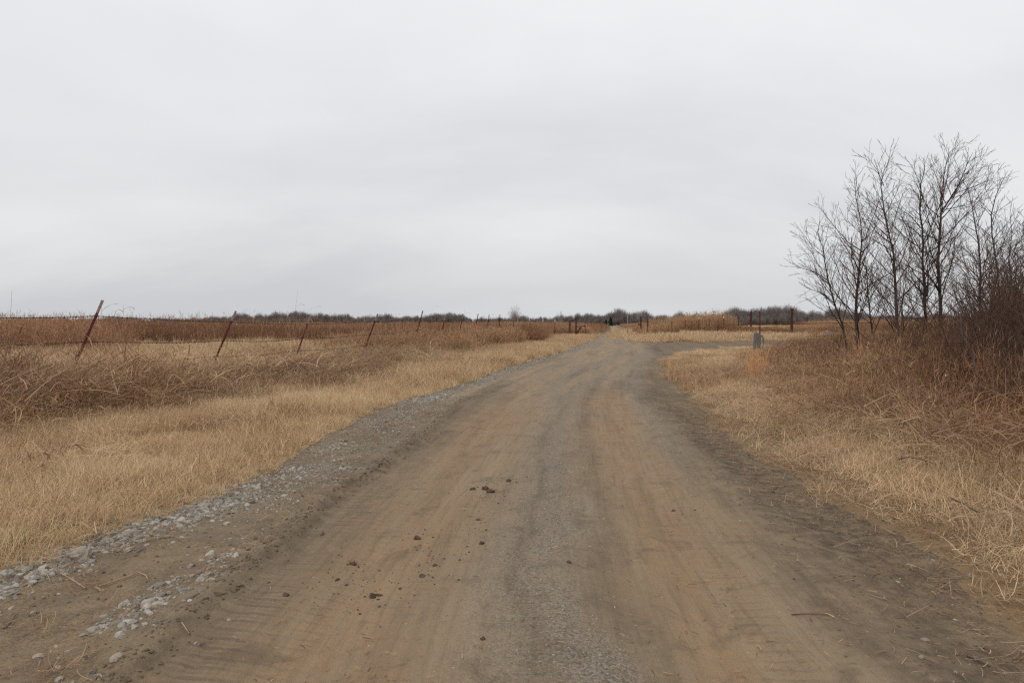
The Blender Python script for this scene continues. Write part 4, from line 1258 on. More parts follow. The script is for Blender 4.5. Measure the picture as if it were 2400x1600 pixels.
# ------------------------------------------------------------------ far trees
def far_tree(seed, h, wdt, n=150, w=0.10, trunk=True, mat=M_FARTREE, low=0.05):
    r = np.random.default_rng(seed)
    # branches from the stem out to an uneven egg-shaped outline
    zb = r.uniform(low, 0.5, n) * h
    base = np.stack([r.normal(0, 0.02, n) * h, r.normal(0, 0.02, n) * h, zb], -1)
    el = np.arcsin(r.uniform(-0.15, 1, n))
    az = r.uniform(0, 2 * np.pi, n)
    lump = 0.72 + 0.33 * np.sin(az * 3 + seed) * np.cos(el * 5 + seed * 2) + r.uniform(-0.2, 0.12, n)
    tipp = np.stack([np.cos(el) * np.cos(az) * 0.5 * wdt * lump, np.cos(el) * np.sin(az) * 0.5 * wdt * lump, (0.52 + 0.46 * np.sin(el) * (0.6 + 0.4 * lump)) * h], -1)
    P = np.zeros((n, 4, 3))
    for k in range(4):
        f = k / 3
        P[:, k] = base * (1 - f) + tipp * f
        P[:, k, 2] += -0.05 * h * math.sin(math.pi * f) + r.normal(0, 0.006 * h, n)
    ws = r.uniform(0, 6.28, n)
    sd = np.stack([np.cos(ws), np.sin(ws), r.normal(0, .3, n)], -1)
    wp = w * np.array([1.5, 1.0, 0.7, 0.35])
    off = sd[:, None, :] * wp[None, :, None] * 0.5
    parts = [np.stack([P - off, P + off], axis=2)]
    for k in range(4):
        i = r.integers(1, 4, n)
        out = tipp - np.array([0, 0, 0.35 * h])
        az2 = np.arctan2(out[:, 1], out[:, 0])
        parts.append(blades(r, n, P[np.arange(n), i], 0.08 * h, 0.20 * h, w * 0.6, 0.45, 0.1, 2, az=az2 + r.normal(0, .8, n), tip=0.3, floor=False)[0])
    if trunk:
        t1 = np.zeros((2, 3, 2, 3))
        for j in range(2):
            dv = np.array([1, 0, 0]) if j == 0 else np.array([0, 1, 0])
            for i, (zz, ww) in enumerate(((-0.3, .28), (0.3 * h, .2), (0.62 * h, .08))):
                t1[j, i, 0] = np.array([0, 0, zz]) - dv * ww * w * 5
                t1[j, i, 1] = np.array([0, 0, zz]) + dv * ww * w * 5
        parts.append(t1)
    return blade_mesh('far_tree', parts, mat, r)


wl_u = np.array([-900, 0, 180, 300, 420, 520, 560, 600, 700, 800, 900, 960, 1020, 1050, 1085, 1110, 1200, 1260, 1300, 1345, 1380, 1420, 1460, 1500, 1540, 1580, 1640, 1690, 1715, 1760, 1850, 1880, 1960, 2050, 2400, 3300])
wl_v = np.array([746, 748, 748, 746, 747, 742, 738, 742, 736, 742, 743, 742, 738, 736, 742, 747, 747, 743, 744, 737, 731, 735, 730, 735, 736, 739, 737, 741, 724, 723, 725, 729, 730, 737, 739, 738])
wl_D = np.array([620, 600, 600, 600, 600, 600, 600, 600, 580, 560, 560, 540, 520, 520, 520, 520, 500, 470, 450, 420, 400, 400, 400, 410, 420, 420, 420, 420, 340, 330, 340, 360, 400, 440, 460, 480])
ub = np.arange(-700, 3100, 4.2)
rows = []
for k in range(6):
    uu = ub + rg.uniform(-4, 4, len(ub))
    DD = np.interp(uu, wl_u, wl_D) + k * 7 + rg.uniform(-4, 4, len(ub))
    vv = np.interp(uu, wl_u, wl_v)
    H = ((757 - vv) / 1600 * DD + 1.4) * np.where(uu < 1250, 1.12, 1.0)
    H = H * rg.uniform(0.55, 1.14, len(ub)) * (0.78 + 0.42 * vnoise(uu * 0.05, uu * 0, 95))
    if k < 2:
        H *= 0.62
    gap = (uu > 1404) & (uu < 1442) & (DD < 300)
    rows.append(np.stack([(uu - 1200) / 1600 * DD, DD, H], -1)[~gap])
rows = np.concatenate(rows)
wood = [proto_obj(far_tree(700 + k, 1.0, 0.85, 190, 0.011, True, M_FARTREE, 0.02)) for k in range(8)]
nP = len(rows)
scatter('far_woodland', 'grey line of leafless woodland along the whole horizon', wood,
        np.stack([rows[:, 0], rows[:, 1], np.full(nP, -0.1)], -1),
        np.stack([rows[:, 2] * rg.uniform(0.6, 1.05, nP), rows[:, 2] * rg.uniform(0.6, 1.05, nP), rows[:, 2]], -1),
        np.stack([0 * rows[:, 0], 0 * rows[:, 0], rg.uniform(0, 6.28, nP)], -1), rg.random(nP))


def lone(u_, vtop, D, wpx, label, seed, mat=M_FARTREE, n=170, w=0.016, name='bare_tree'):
    h = (757 - vtop) / 1600 * D + 1.4
    wd = wpx / 1600 * D
    e = empty(name, ((u_ - 1200) / 1600 * D, D, 0.0), seed)
    tag(e, label, 'tree')
    r = np.random.default_rng(seed)
    me = far_tree(seed, h, wd, n, w * h * 0.55, False, mat, 0.12)
    link('crown', me, mat, e)
    mb = MB()
    mb.tube([(0, 0, -0.2), (0.02 * h, 0, 0.2 * h), (0, 0.01 * h, 0.45 * h), (0.02 * h, 0, 0.7 * h)], [0.022 * h, 0.018 * h, 0.011 * h, 0.004 * h], 6)
    mb.build('trunk', mat, e, True)
    return e


lone(1206, 719, 250, 38, 'lone round crowned bare tree on the skyline left of the gate', 801, M_FARPALE, 260, 0.010)
lone(1313, 729, 330, 22, 'small spindly bare tree just left of the gate posts', 802, M_FARPALE, 120, 0.010)
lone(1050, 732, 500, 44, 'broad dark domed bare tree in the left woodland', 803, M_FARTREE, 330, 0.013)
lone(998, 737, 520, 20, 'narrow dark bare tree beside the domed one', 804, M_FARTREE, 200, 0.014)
lone(1500, 729, 390, 26, 'pale rounded bare tree above the right gate post', 805, M_FARPALE, 260, 0.012)
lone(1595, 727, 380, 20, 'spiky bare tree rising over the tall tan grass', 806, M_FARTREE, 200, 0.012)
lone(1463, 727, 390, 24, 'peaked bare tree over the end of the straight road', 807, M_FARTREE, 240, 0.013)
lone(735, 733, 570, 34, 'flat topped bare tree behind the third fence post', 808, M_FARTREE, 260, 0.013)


# two dark cedars where the straight road ends
def cedar(u_, vtop, D, wpx, label, seed):
    h = (757 - vtop) / 1600 * D + 1.4
    wd = wpx / 1600 * D
    e = empty('cedar', ((u_ - 1200) / 1600 * D, D, 0.0), seed)
    tag(e, label, 'tree')
    r = np.random.default_rng(seed)
    n = 900
    zz = r.random(n) ** 1.2
    rad = (1 - zz) ** 0.7 * 0.5 * wd * np.sqrt(r.random(n))
    az = r.uniform(0, 6.28, n)
    b = np.stack([rad * np.cos(az), rad * np.sin(az), (0.03 + 0.9 * zz) * h], -1)
    V, _ = blades(r, n, b, 0.06 * h, 0.14 * h, 0.035 * h, 0.9, 0.6, 2, az=az, tip=0.4, floor=False)
    link('crown', blade_mesh('crown', [V], M_CEDAR, r), M_CEDAR, e)
    mb = MB()
    mb.tube([(0, 0, -0.2), (0, 0, 0.5 * h), (0, 0, 0.9 * h)], [0.03 * h, 0.02 * h, 0.006 * h], 6)
    mb.build('trunk', M_GBARK, e, True)


cedar(1431, 742, 300, 12, 'dark green cedar at the end of the straight road', 811)
cedar(1420, 748, 292, 13, 'lower blackish cedar beside the taller cedar', 812)
cedar(1171, 743, 500, 9, 'tiny dark cedar on the skyline left of the round tree', 813)


# ------------------------------------------------------------------ fences
def t_post(L):
    mb = MB()
    mb.box((0, -0.004, L / 2), (0.040, 0.008, L))                  # face flange
    mb.box((0, 0.018, L / 2), (0.009, 0.036, L - 0.004))           # stem of the T
    k = 0.15
    while k < L - 0.05:
        mb.box((0, -0.0125, k), (0.014, 0.009, 0.022))             # studs that hold the wire
        k += 0.07
    return mb.mesh('post')


def add_post(fence, x_, y_, L, lean, tip=M_TIP, tipL=0.27, lean_y=0.0, yaw=0.0, mat=M_POST, kx=1.0):
    zb = hz(x_, y_) - 0.05
    o = link('post', t_post(L - tipL), mat, fence)
    o.location = (x_, y_, zb)
    o.rotation_euler = (lean_y, lean, yaw)
    o.scale = (kx, kx, 1)
    if tipL > 0:
        mb = MB()
        mb.box((0, -0.004, tipL / 2), (0.040, 0.008, tipL))
        mb.box((0, 0.018, tipL / 2 - 0.002), (0.009, 0.036, tipL - 0.004))
        for k in (0.06, 0.13, 0.20):
            mb.box((0, -0.0125, k), (0.014, 0.009, 0.022))
        t_ = mb.build('tip', tip, o)
        t_.location = (0, 0, L - tipL)
    R = o.rotation_euler.to_matrix()
    return lambda h_: Vector((x_, y_, zb)) + R @ Vector((0, -0.02, h_))


def barbed(fence, anchors, r=0.0062, barb=0.12, sag=0.03, seed=1, name='wire', barbs_to=60):
    rr = random.Random(seed)
    mb = MB()
    for a_, b_ in zip(anchors[:-1], anchors[1:]):
        L = (b_ - a_).length
        n = max(3, int(L / 0.6))
        s_ = sag * rr.uniform(0.3, 1.6)
        P = []
        for k in range(n + 1):
            t = k / n
            p = a_.lerp(b_, t)
            p.z += -4 * s_ * t * (1 - t) + (rr.gauss(0, .006) if 0 < k < n else 0)
            P.append(p)
        mb.tube(P, r, 4, False)
        if a_.y < barbs_to:
            m = int(L / barb)
            for k in range(m):
                t = (k + 0.5) / m * n
                i = min(int(t), n - 1)
                p = P[i].lerp(P[i + 1], t - i)
                for s2 in (-1, 1):
                    v = Vector((rr.uniform(-.3, .3), rr.uniform(-.3, .3), 1)).normalized() * 0.017 + (b_ - a_).normalized() * 0.008 * s2
                    mb.tube([p - v, p + v], [0.0052, 0.0052], 3, False)
    return mb.build(name, M_WIRE, fence)


fence = empty('barbed_wire_fence', (0, 0, 0))
tag(fence, 'leaning barbed wire fence of dark red steel posts along the brown brush', 'fence')
# distance, vertical height above ground, lean to the right in metres, wire heights
PD = [(9.4, 1.60, 0.45), (13.5, 1.70, 0.72), (17.56, 1.56, 0.69), (21.3, 1.45, 0.53), (25.7, 1.58, 0.59), (30.3, 1.74, 0.49), (33.6, 1.55, 0.30), (36.2, 1.64, 0.31), (38.8, 1.66, 0.30),
      (41.2, 1.62, 0.22), (43.9, 1.66, 0.12), (47.5, 1.55, 0.10), (52, 1.55, 0.12), (57, 1.5, 0.05), (62, 1.55, 0.05)]
tops = [[], [], []]
PPOS = []
for k, (D, H, ln) in enumerate(PD):
    x_ = float(fence_x(D))
    zb = hz(x_, D)
    Ht = H
    L = math.hypot(H, ln) + 0.05
    ang = math.atan2(ln, H)
    at = add_post(fence, x_, D, L, ang, M_TIP if k < 12 else M_WTIP, 0.27, 0.02 * math.sin(k * 3.1), 0.1 * math.sin(k * 1.7), M_POST, 1.25 if k < 4 else 1.35)
    PPOS.append((x_, D, zb, at, L))
    for j, f in enumerate((0.82, 0.53, 0.27)):
        tops[j].append(at(L * f))
for j in range(3):
    barbed(fence, tops[j], seed=20 + j, sag=(0.02, 0.05, 0.06)[j])

# orange ribbon tied low on one of the posts
x_, D, zb, at, L = PPOS[8]
mb = MB()
pa = at(0.86 * L * 0.72)
seg = 7
for s_ in (0.0,):
    V, Fc = [], []
    for k in range(seg + 1):
        t = k / seg
        cx_ = 0.02 + 0.05 * t + 0.02 * math.sin(t * 5)
        wv = 0.055 - 0.02 * math.sin(t * 3.1) + 0.015 * t
        for dy_ in (-0.004, 0.004):
            V += [(cx_ - wv, dy_ + 0.03 * math.sin(t * 4), -0.52 * t), (cx_ + wv, dy_ + 0.03 * math.sin(t * 4) + 0.02, -0.52 * t)]
    for k in range(seg):
        b0, b1 = 4 * k, 4 * (k + 1)
        Fc += [(b0, b0 + 1, b1 + 1, b1), (b0 + 2, b1 + 2, b1 + 3, b0 + 3), (b0, b1, b1 + 2, b0 + 2), (b0 + 1, b0 + 3, b1 + 3, b1 + 1)]
    Fc += [(0, 2, 3, 1), (4 * seg, 4 * seg + 1, 4 * seg + 3, 4 * seg + 2)]
    mb.add(V, Fc)
mb.tube([(-0.03, 0.03, 0.02), (0.03, 0.0, 0.035), (0.05, 0.04, 0.02), (0.0, 0.06, 0.0), (-0.03, 0.03, 0.02)], 0.012, 5)
rb = mb.build('flagging_ribbon', M_ORTAPE, None)
rb.location = (pa.x - 0.02, pa.y - 0.06, pa.z)
tag(rb, 'bright orange flagging ribbon tied to a fence post', 'ribbon')


# ------------------------------------------------------------------ gate at the end of the brush
GD = 67.0


def pipe_part(parent, name, pts, r_, mat=M_PIPE, cap=True):
    mb = MB()
    mb.tube(pts, r_ * 1.2, 8, True)
    return mb.build(name, mat, parent, False)


gx = lambda u_: (u_ - 1200) / 1600 * GD
gz = lambda v_: CAM_H + (757 - v_) / 1600 * GD
g0 = hz(gx(1343), GD)
gl = empty('gate_brace', (gx(1334.5), GD, g0))
tag(gl, 'rusty pipe brace with low hinged gate arm at the left of the straight road', 'gate post')
o_ = Vector(gl.location)


def rel(u_, v_, dy=0.0):
    return Vector((gx(u_), GD + dy, gz(v_))) - o_


pipe_part(gl, 'post', [rel(1335, 800), rel(1335, 753)], 0.085, M_PIPE2)
pipe_part(gl, 'post', [rel(1349.5, 803), rel(1350, 745)], 0.065)
pipe_part(gl, 'post_cap', [rel(1350, 746), rel(1350.2, 744.2)], 0.075)
pipe_part(gl, 'top_rail', [rel(1334, 752.6), rel(1349, 749)], 0.05)
pipe_part(gl, 'diagonal_brace', [rel(1336, 760, 0.05), rel(1345, 768, 0.05)], 0.022)
pipe_part(gl, 'gate_arm', [rel(1350.5, 765.2), rel(1370, 764.2)], 0.035)
pipe_part(gl, 'diagonal_brace', [rel(1350.5, 782), rel(1362, 765.8)], 0.07)
pipe_part(gl, 'arm_end', [rel(1369, 764), rel(1371.5, 763.8)], 0.075)
pipe_part(gl, 'hanging_chain', [rel(1372, 764), rel(1373, 772), rel(1373, 783)], 0.016)

g1 = hz(gx(1503), GD)
gr = empty('gate_brace', (gx(1503), GD, g1))
tag(gr, 'rusty pipe brace with a stub latch on the other side of the straight road', 'gate post')
o_ = Vector(gr.location)
pipe_part(gr, 'post', [rel(1503, 800), rel(1501.5, 741)], 0.06)
pipe_part(gr, 'post', [rel(1518, 800), rel(1517.5, 746)], 0.075, M_PIPE2)
pipe_part(gr, 'top_rail', [rel(1502, 745.4), rel(1517, 745.6)], 0.022)
pipe_part(gr, 'latch_stub', [rel(1495, 760), rel(1501.5, 760)], 0.055)
mk = empty('marker_pole', (gx(1495), GD + 6, hz(gx(1495), GD + 6)))
tag(mk, 'thin pale pole standing behind the right gate brace', 'pole')
mb = MB()
mb.tube([(0, 0, -0.1), (0, 0, 2.25)], [0.028, 0.025], 8)
mb.build('shaft', M_PALEPOLE, mk, True)
mb = MB()
mb.tube([(0, 0, 2.25), (0, 0, 2.31)], [0.034, 0.02], 8)
mb.build('cap', M_PALEPOLE, mk, True)

# field fence right of the gate: red posts, some with white tops, and three strands
ff = empty('field_fence', (0, 0, 0))
tag(ff, 'thin red steel post fence with white tips in the tall tan grass', 'fence')
FF = [(1518, 62.2, 1.75, 0, None), (1574, 61, 1.5, 0, M_TIP), (1605, 61.4, 1.4, 0.02, None), (1637, 61.0, 1.62, 0.02, M_WTIP), (1662, 61.6, 1.45, 0.0, None), (1698, 61.2, 1.72, -0.06, M_WTIP), (1730, 61.5, 1.72, 0.0, None), (1760, 61.5, 2.2, 0.0, None)]
fa = [[], [], []]
for k, (u_, D, H, ln, tp) in enumerate(FF):
    x_ = (u_ - 1200) / 1600 * D
    at = add_post(ff, x_, D, H, math.atan2(ln, 1), tp or M_TIP, 0.16 if tp else 0.0, 0.0, 0.0, M_POST, 1.5)
    for j, h_ in enumerate((1.35, 0.95, 0.5)):
        fa[j].append(at(min(h_, H - 0.05)))
for j in range(3):
    barbed(ff, fa[j], 0.006, 0.5, 0.02, 60 + j, 'wire', 0)

# pipe fence before the mown field
pf = empty('pipe_fence', (0, 0, 0))
tag(pf, 'rusty pipe fence with two tall posts before the mown field', 'fence')


def P3(u_, v_, D):
    X_, Z_ = px(u_, v_, D)
    return (X_, D, Z_)


pipe_part(pf, 'post', [P3(1759.5, 795, 62), P3(1759.5, 730, 62)], 0.075)
pipe_part(pf, 'post', [P3(1855, 795, 62), P3(1856, 723, 62)], 0.095)
pipe_part(pf, 'rail', [P3(1730, 760.5, 62.1), P3(1760, 760.3, 62.1), P3(1856, 758.5, 62.1)], 0.03)
pipe_part(pf, 'rail', [P3(1858, 758.6, 62.1), P3(1960, 757, 66), P3(2100, 757, 73)], 0.025)
pipe_part(pf, 'wire', [P3(1730, 731, 62), P3(1760, 731.2, 62), P3(1856, 731, 62)], 0.008, M_WIRE)

# ------------------------------------------------------------------ post of grey wood with its steel stake, and a utility pedestal
wx, wy = (1775 - 1200) / 1600 * 33.0, 33.0
wz = hz(wx, wy)
wp = empty('wooden_post', (wx, wy, wz))
tag(wp, 'stubby weathered grey wooden post with wire coil at the edge of the weeds', 'post')
import bmesh


def chip_box(name, w, dp, h, mat, parent, seed, taper=0.0, cuts=5):
    bm = bmesh.new()
    bmesh.ops.create_cube(bm, size=1.0)
    bmesh.ops.subdivide_edges(bm, edges=bm.edges[:], cuts=cuts, use_grid_fill=True)
    o = Vector((seed * 3.1, seed * 1.7, 0))
    for v in bm.verts:
        t = v.co.z + 0.5
        v.co.x *= w * (1 - taper * t)
        v.co.y *= dp * (1 - taper * t)
        v.co.z = t * h
        nn = mnoise.noise_vector(Vector((v.co.x * 9, v.co.y * 9, v.co.z * 2)) + o)
        v.co += nn * 0.012
        if t > 0.99:
            v.co.z += mnoise.noise(Vector((v.co.x * 16, v.co.y * 16, seed))) * 0.045
    me = bpy.data.meshes.new(name)
    bm.to_mesh(me)
    bm.free()
    return link(name, me, mat, parent)


b_ = chip_box('timber', 0.25, 0.17, 0.98, M_WOOD, wp, 4, 0.03)
b_.location = (-0.05, 0, -0.08)
b_.rotation_euler = (0, 0.05, 0.3)
st = add_post(wp, 0, 0, 2.05, -0.01, M_POST, 0.0)
stk = [c_ for c_ in wp.children if c_.name.startswith('post')][0]
stk.name = 'steel_stake'
stk.location = (0.14, 0.02, -0.1)
stk.scale = (1.5, 1.5, 1)
mb = MB()
rr = random.Random(6)
for k in range(6):
    R_ = rr.uniform(0.16, 0.24)
    P = []
    for j in range(17):
        a_ = 2 * math.pi * j / 16
        P.append((0.20 + 0.5 * R_ * math.cos(a_) + rr.gauss(0, .008), -0.03 + 0.03 * k / 6 + rr.gauss(0, .01), 0.46 + 1.45 * R_ * math.sin(a_)))
    mb.tube(P, 0.011, 4, False)
mb.build('wire_coil', M_VINE, wp)

pxd = 46.0
pd = empty('utility_pedestal', ((1939 - 1200) / 1600 * pxd, pxd, hz((1939 - 1200) / 1600 * pxd, pxd)))
tag(pd, 'small pale blue green utility pedestal half hidden behind the saplings', 'pedestal')
bm = bmesh.new()
bmesh.ops.create_cube(bm, size=1.0)
bmesh.ops.bevel(bm, geom=bm.edges[:], offset=0.06, segments=2)
for v in bm.verts:
    v.co = Vector((v.co.x * 0.24, v.co.y * 0.24, (v.co.z + 0.5) * 0.82 - 0.05))
me = bpy.data.meshes.new('cabinet')
bm.to_mesh(me)
bm.free()
link('cabinet', me, M_PED, pd)
mb = MB()
mb.box((0, 0, 0.80), (0.28, 0.28, 0.05))
mb.tube([(0, 0, 0.822), (0, 0, 0.87)], [0.13, 0.06], 8)
mb.build('cap', M_PALEPOLE, pd)
mb = MB()
mb.box((0, -0.124, 0.45), (0.14, 0.01, 0.25))
mb.build('hatch', M_PED, pd)


# ------------------------------------------------------------------ utility poles on the skyline
def upole(u_, vtop, D, label):
    h = (757 - vtop) / 1600 * D + 1.4
    e = empty('utility_pole', ((u_ - 1200) / 1600 * D, D, 0.0), 0.3)
    tag(e, label, 'utility pole')
    mb = MB()
    mb.tube([(0, 0, -0.3), (0, 0, h)], [0.21, 0.15], 8)
    mb.build('shaft', M_POLE, e, True)
    mb = MB()
    mb.box((0, -0.16, h - 0.7), (3.0, 0.14, 0.18))
    mb.build('crossarm', M_POLE, e)
    for s_ in (-1.3, -0.5, 0.5, 1.3):
        mb = MB()
        mb.tube([(s_, -0.16, h - 0.62), (s_, -0.16, h - 0.5), (s_, -0.16, h - 0.34)], [0.05, 0.10, 0.06], 6)
        mb.build('insulator', M_PALEPOLE, e)


upole(1672, 728, 440, 'distant wooden utility pole above the tall tan grass')
upole(1943, 717, 420, 'distant wooden utility pole seen through the sapling branches')


# ------------------------------------------------------------------ stones, slabs, clods, sticks
def lump(name, size, seed, mat, loc, rz, sub=3, amp=0.35, flat=0.7, parent=None):
    bm = bmesh.new()
    bmesh.ops.create_icosphere(bm, subdivisions=sub, radius=0.5)
    o = Vector((seed * 7.3, seed * 3.9, seed * 1.3))
    for v in bm.verts:
        f = 1 + amp * mnoise.noise(v.co * 1.9 + o) + amp * 0.6 * mnoise.noise(v.co * 4.5 + o) + amp * 0.35 * mnoise.noise(v.co * 10 + o)
        v.co = Vector((v.co.x * size[0], v.co.y * size[1], v.co.z * size[2])) * f
        v.co.z = max(v.co.z, -size[2] * 0.28)
        v.co.z += size[2] * 0.25
    me = bpy.data.meshes.new(name)
    bm.to_mesh(me)
    bm.free()
    ob = link(name, me, mat, parent)
    ob.location = loc
    ob.rotation_euler = (0, 0, rz)
    return ob


def gpt(u_, v_):
    D = 2240.0 / (v_ - 757)
    x_ = (u_ - 1200) / 1600 * D
    return (x_, D, hz(x_, D))


p = gpt(180, 1322)
tag(lump('rock', (0.125, 0.11, 0.105), 3, M_ROCK, (p[0], p[1], p[2] - 0.008), 0.5, 3, 0.42), 'fist sized pale tan rock on the gravel at the grass edge', 'rock')
for (u_, v_, s_, lb) in ((2172, 1567, 0.032, 'small white stone in the dark soil at the near right edge'),
                         (75, 1565, 0.045, 'flat pale stone in straw at the near left corner'),
                         (2113, 1370, 0.026, 'small pale stone lying in straw at the right edge'),
                         (262, 1572, 0.06, 'largest grey stone of the line beside the rut')):
    p = gpt(u_, v_)
    tag(lump('stone', (s_ * 1.0, s_ * 0.75, s_ * 0.55), int(u_), M_ROCK, (p[0], p[1], p[2]), u_, 2, 0.4), lb, 'stone')

clods = [(1108, 1146, .065, 'dark mud clod at the left end of the clod cluster'), (1137, 1148, .07, 'dark mud clod in the middle of the clod cluster'),
         (1150, 1156, .075, 'biggest dark mud clod of the cluster, split on top'), (1192, 1132, .055, 'dark mud clod apart from the cluster, beyond it'),
         (1120, 1220, .042, 'dark mud clod alone just nearer than the cluster'), (975, 1257, .06, 'reddish brown clod by itself on the left wheel track'),
         (1129, 1280, .04, 'small hollow clod nearest the crown gravel'), (824, 1322, .034, 'small round clod near the left rut'),
         (787, 1359, .036, 'small clod closest to the left rut'), (988, 1349, .04, 'small dark wedge shaped clod on the left track'),
         (1018, 1326, .034, 'crumbled clod beside a footprint scuff'), (871, 1394, .045, 'crumbled dark clod low in the left track'),
         (884, 1390, .038, 'smaller crumb touching the low dark clod'), (1581, 1193, .034, 'lone small clod on the right wheel track'),
         (665, 1402, .036, 'clod on the ridge shoulder of the rut'), (1131, 1512, .03, 'dark crumb nearest the picture bottom'),
         (1335, 1338, .045, 'dark clod sunk in the crown gravel')]
for k, (u_, v_, s_, lb) in enumerate(clods):
    p = gpt(u_, v_)
    s_ *= 0.78
    tag(lump('mud_clod', (s_ * (1.0 + 0.4 * ((k * 7) % 5) / 4), s_ * (0.75 + 0.3 * ((k * 3) % 4) / 3), s_ * (0.45 + 0.3 * ((k * 5) % 4) / 3)), 40 + k, M_CLOD, (p[0], p[1], p[2] - 0.002), k * 1.3, 3, 0.6), lb, 'clod', 'mud clods on the road')
crumbs = []
for (u_, v_, s_, lb) in clods[:14]:
    p = gpt(u_, v_)
    for j in range(26):
        crumbs.append((p[0] + rg.normal(0, 0.10), p[1] + rg.normal(0, 0.16)))
crumbs = np.array(crumbs)
me = stone_mesh(77, 2, 0.7)
me.materials.append(M_CLOD)
nC = len(crumbs)
scatter('mud_crumbs', 'crumbs of dark mud broken off the clods', [proto_obj(me)], place(crumbs, 0.001), np.repeat(np.exp(rg.normal(math.log(0.007), 0.5, nC)).clip(0.003, 0.022)[:, None], 3, 1), rots(rg, nC, 0.3), rg.random(nC))

me = stone_mesh(78, 2, 0.7)
me.materials.append(mat_plain('ridge_soil', (0.105, 0.076, 0.050), (0.175, 0.130, 0.086), 3, 0.95))
keep8 = lambda x_, y_: gauss(x_ - cv(_XM, y_), -0.04, 0.10) + 0.10 * (x_ < cv(_XM, y_)) * (x_ > cv(_XL, y_))
pts = sample(rg, 1.8, 13, lambda y_: 900 * min(1, 5 / y_), lambda y_: (float(cv(_XL, y_)), float(cv(_XM, y_)) + 0.3), keep8)
sz = np.exp(rg.normal(math.log(0.012), 0.5, len(pts))).clip(0.004, 0.04)
scatter('ridge_crumbs', 'crumbly soil lumps along the ridge beside the wheel rut', [proto_obj(me)], place(pts, 0.0), sz[:, None] * rg.uniform(0.7, 1.3, (len(pts), 3)), rots(rg, len(pts), 0.6), rg.random(len(pts)))
keep9 = lambda x_, y_: (road_d(x_, y_) > -0.3) * sstep(1.3, 2.1, q_of(x_, y_))
pts = sample(rg, 1.8, 12, lambda y_: 260 * min(1, 5 / y_), lambda y_: (1.2, 4.0), keep9)
sz = np.exp(rg.normal(math.log(0.010), 0.5, len(pts))).clip(0.004, 0.035)
scatter('edge_crumbs', 'loose dark soil crumbs along the right side of the road', [proto_obj(me)], place(pts, 0.0), sz[:, None] * rg.uniform(0.7, 1.3, (len(pts), 3)), rots(rg, len(pts), 0.6), rg.random(len(pts)))

# broken slabs on the mound under the saplings
sl = empty('stone_slab', (9.15, 14.0, hz(9.15, 14.0)))


def slab(label, x_, y_, z_, size, rot, seed, mat=M_SLAB):
    bm = bmesh.new()
    bmesh.ops.create_cube(bm, size=1.0)
    bmesh.ops.subdivide_edges(bm, edges=bm.edges[:], cuts=7, use_grid_fill=True)
    o = Vector((seed * 5.1, seed * 2.7, seed))
    for v in bm.verts:
        r2 = Vector((v.co.x, v.co.y, 0))
        k = max(abs(v.co.x), abs(v.co.y)) * 2
        f = 1 - 0.16 * k * k * (r2.length / 0.5 - 0.9 if r2.length > 0.45 else 0)
        v.co = Vector((v.co.x * size[0] * f, v.co.y * size[1] * f, v.co.z * size[2]))
        v.co += mnoise.noise_vector(v.co * 2.2 + o) * 0.09 + mnoise.noise_vector(v.co * 7 + o) * 0.022
    me = bpy.data.meshes.new('stone_slab')
    bm.to_mesh(me)
    bm.free()
    ob = link('stone_slab', me, mat)
    ob.location = (x_, y_, z_)
    ob.rotation_euler = rot
    tag(ob, label, 'slab', 'stone slabs under the saplings')
    return ob


bpy.data.objects.remove(sl)
slab('tan stone slab tipped up under the tallest sapling', 9.05, 13.9, 0.70, (1.25, 0.8, 0.17), (0.30, 0.12, 0.15), 2)
slab('mossy stone slab sunk in weeds beside the tipped slab', 8.1, 14.1, 0.62, (1.0, 0.75, 0.20), (0.22, -0.10, -0.3), 5)
slab('thick stone block holding up the tipped slab', 8.9, 14.35, 0.45, (0.9, 0.6, 0.36), (0.0, 0.05, 0.3), 7)


# sticks and stalks lying at the near left
def stick(label, pix, r_, mat=M_STICK, lift=0.012, name='broken_stalk', sides=6):
    P = []
    for k, (u_, v_) in enumerate(pix):
        p = gpt(u_, v_)
        P.append(Vector((p[0], p[1], p[2] + lift)))
    b0 = P[0].copy()
    mb = MB()
    r_ *= 0.66
    mb.tube([q_ - b0 for q_ in P], [r_ * (1 - 0.45 * k / max(1, len(P) - 1)) for k in range(len(P))], sides)
    o = mb.build(name, mat, None, True)
    o.location = b0
    tag(o, label, 'stalk')
    return o


stick('long straight straw coloured stalk lying across the gravel edge', [(190, 1397), (150, 1370), (110, 1347), (82, 1333)], 0.006)
stick('thin bent stalk standing against the grass over the gravel', [(108, 1382), (95, 1350), (84, 1330)], 0.004)
stick('broken brown stalk on the bare mud left of the stones', [(222, 1392), (265, 1378), (310, 1362), (343, 1351)], 0.0065)
stick('short curved stalk piece beside the broken brown stalk', [(318, 1360), (333, 1367), (339, 1378)], 0.006)
stick('stubby twig end lying before the broken brown stalk', [(213, 1394), (220, 1398), (227, 1404)], 0.006)
stick('pale straw lying over the ridge of the rut', [(567, 1341), (550, 1346), (535, 1351)], 0.004)
stick('short pale stalk in the rut near the bottom', [(417, 1484), (425, 1490), (434, 1499)], 0.0045)
stick('grey stick at the near left border of the picture', [(2, 1492), (14, 1478), (24, 1462)], 0.006, M_DSTICK)
stick('dark forked dead branch in the right hand grass', [(2112, 1134), (2135, 1130), (2160, 1137), (2190, 1152)], 0.011, M_DSTICK, 0.16, 'dead_branch')
stick('dark dead branch half buried in grass nearer than the forked one', [(2238, 1228), (2265, 1240), (2290, 1256), (2305, 1262)], 0.010, M_DSTICK, 0.13, 'dead_branch')
stick('thin twig lying in the right wheel track', [(1862, 1452), (1895, 1454), (1925, 1457), (1955, 1461)], 0.004, M_DSTICK, 0.006)
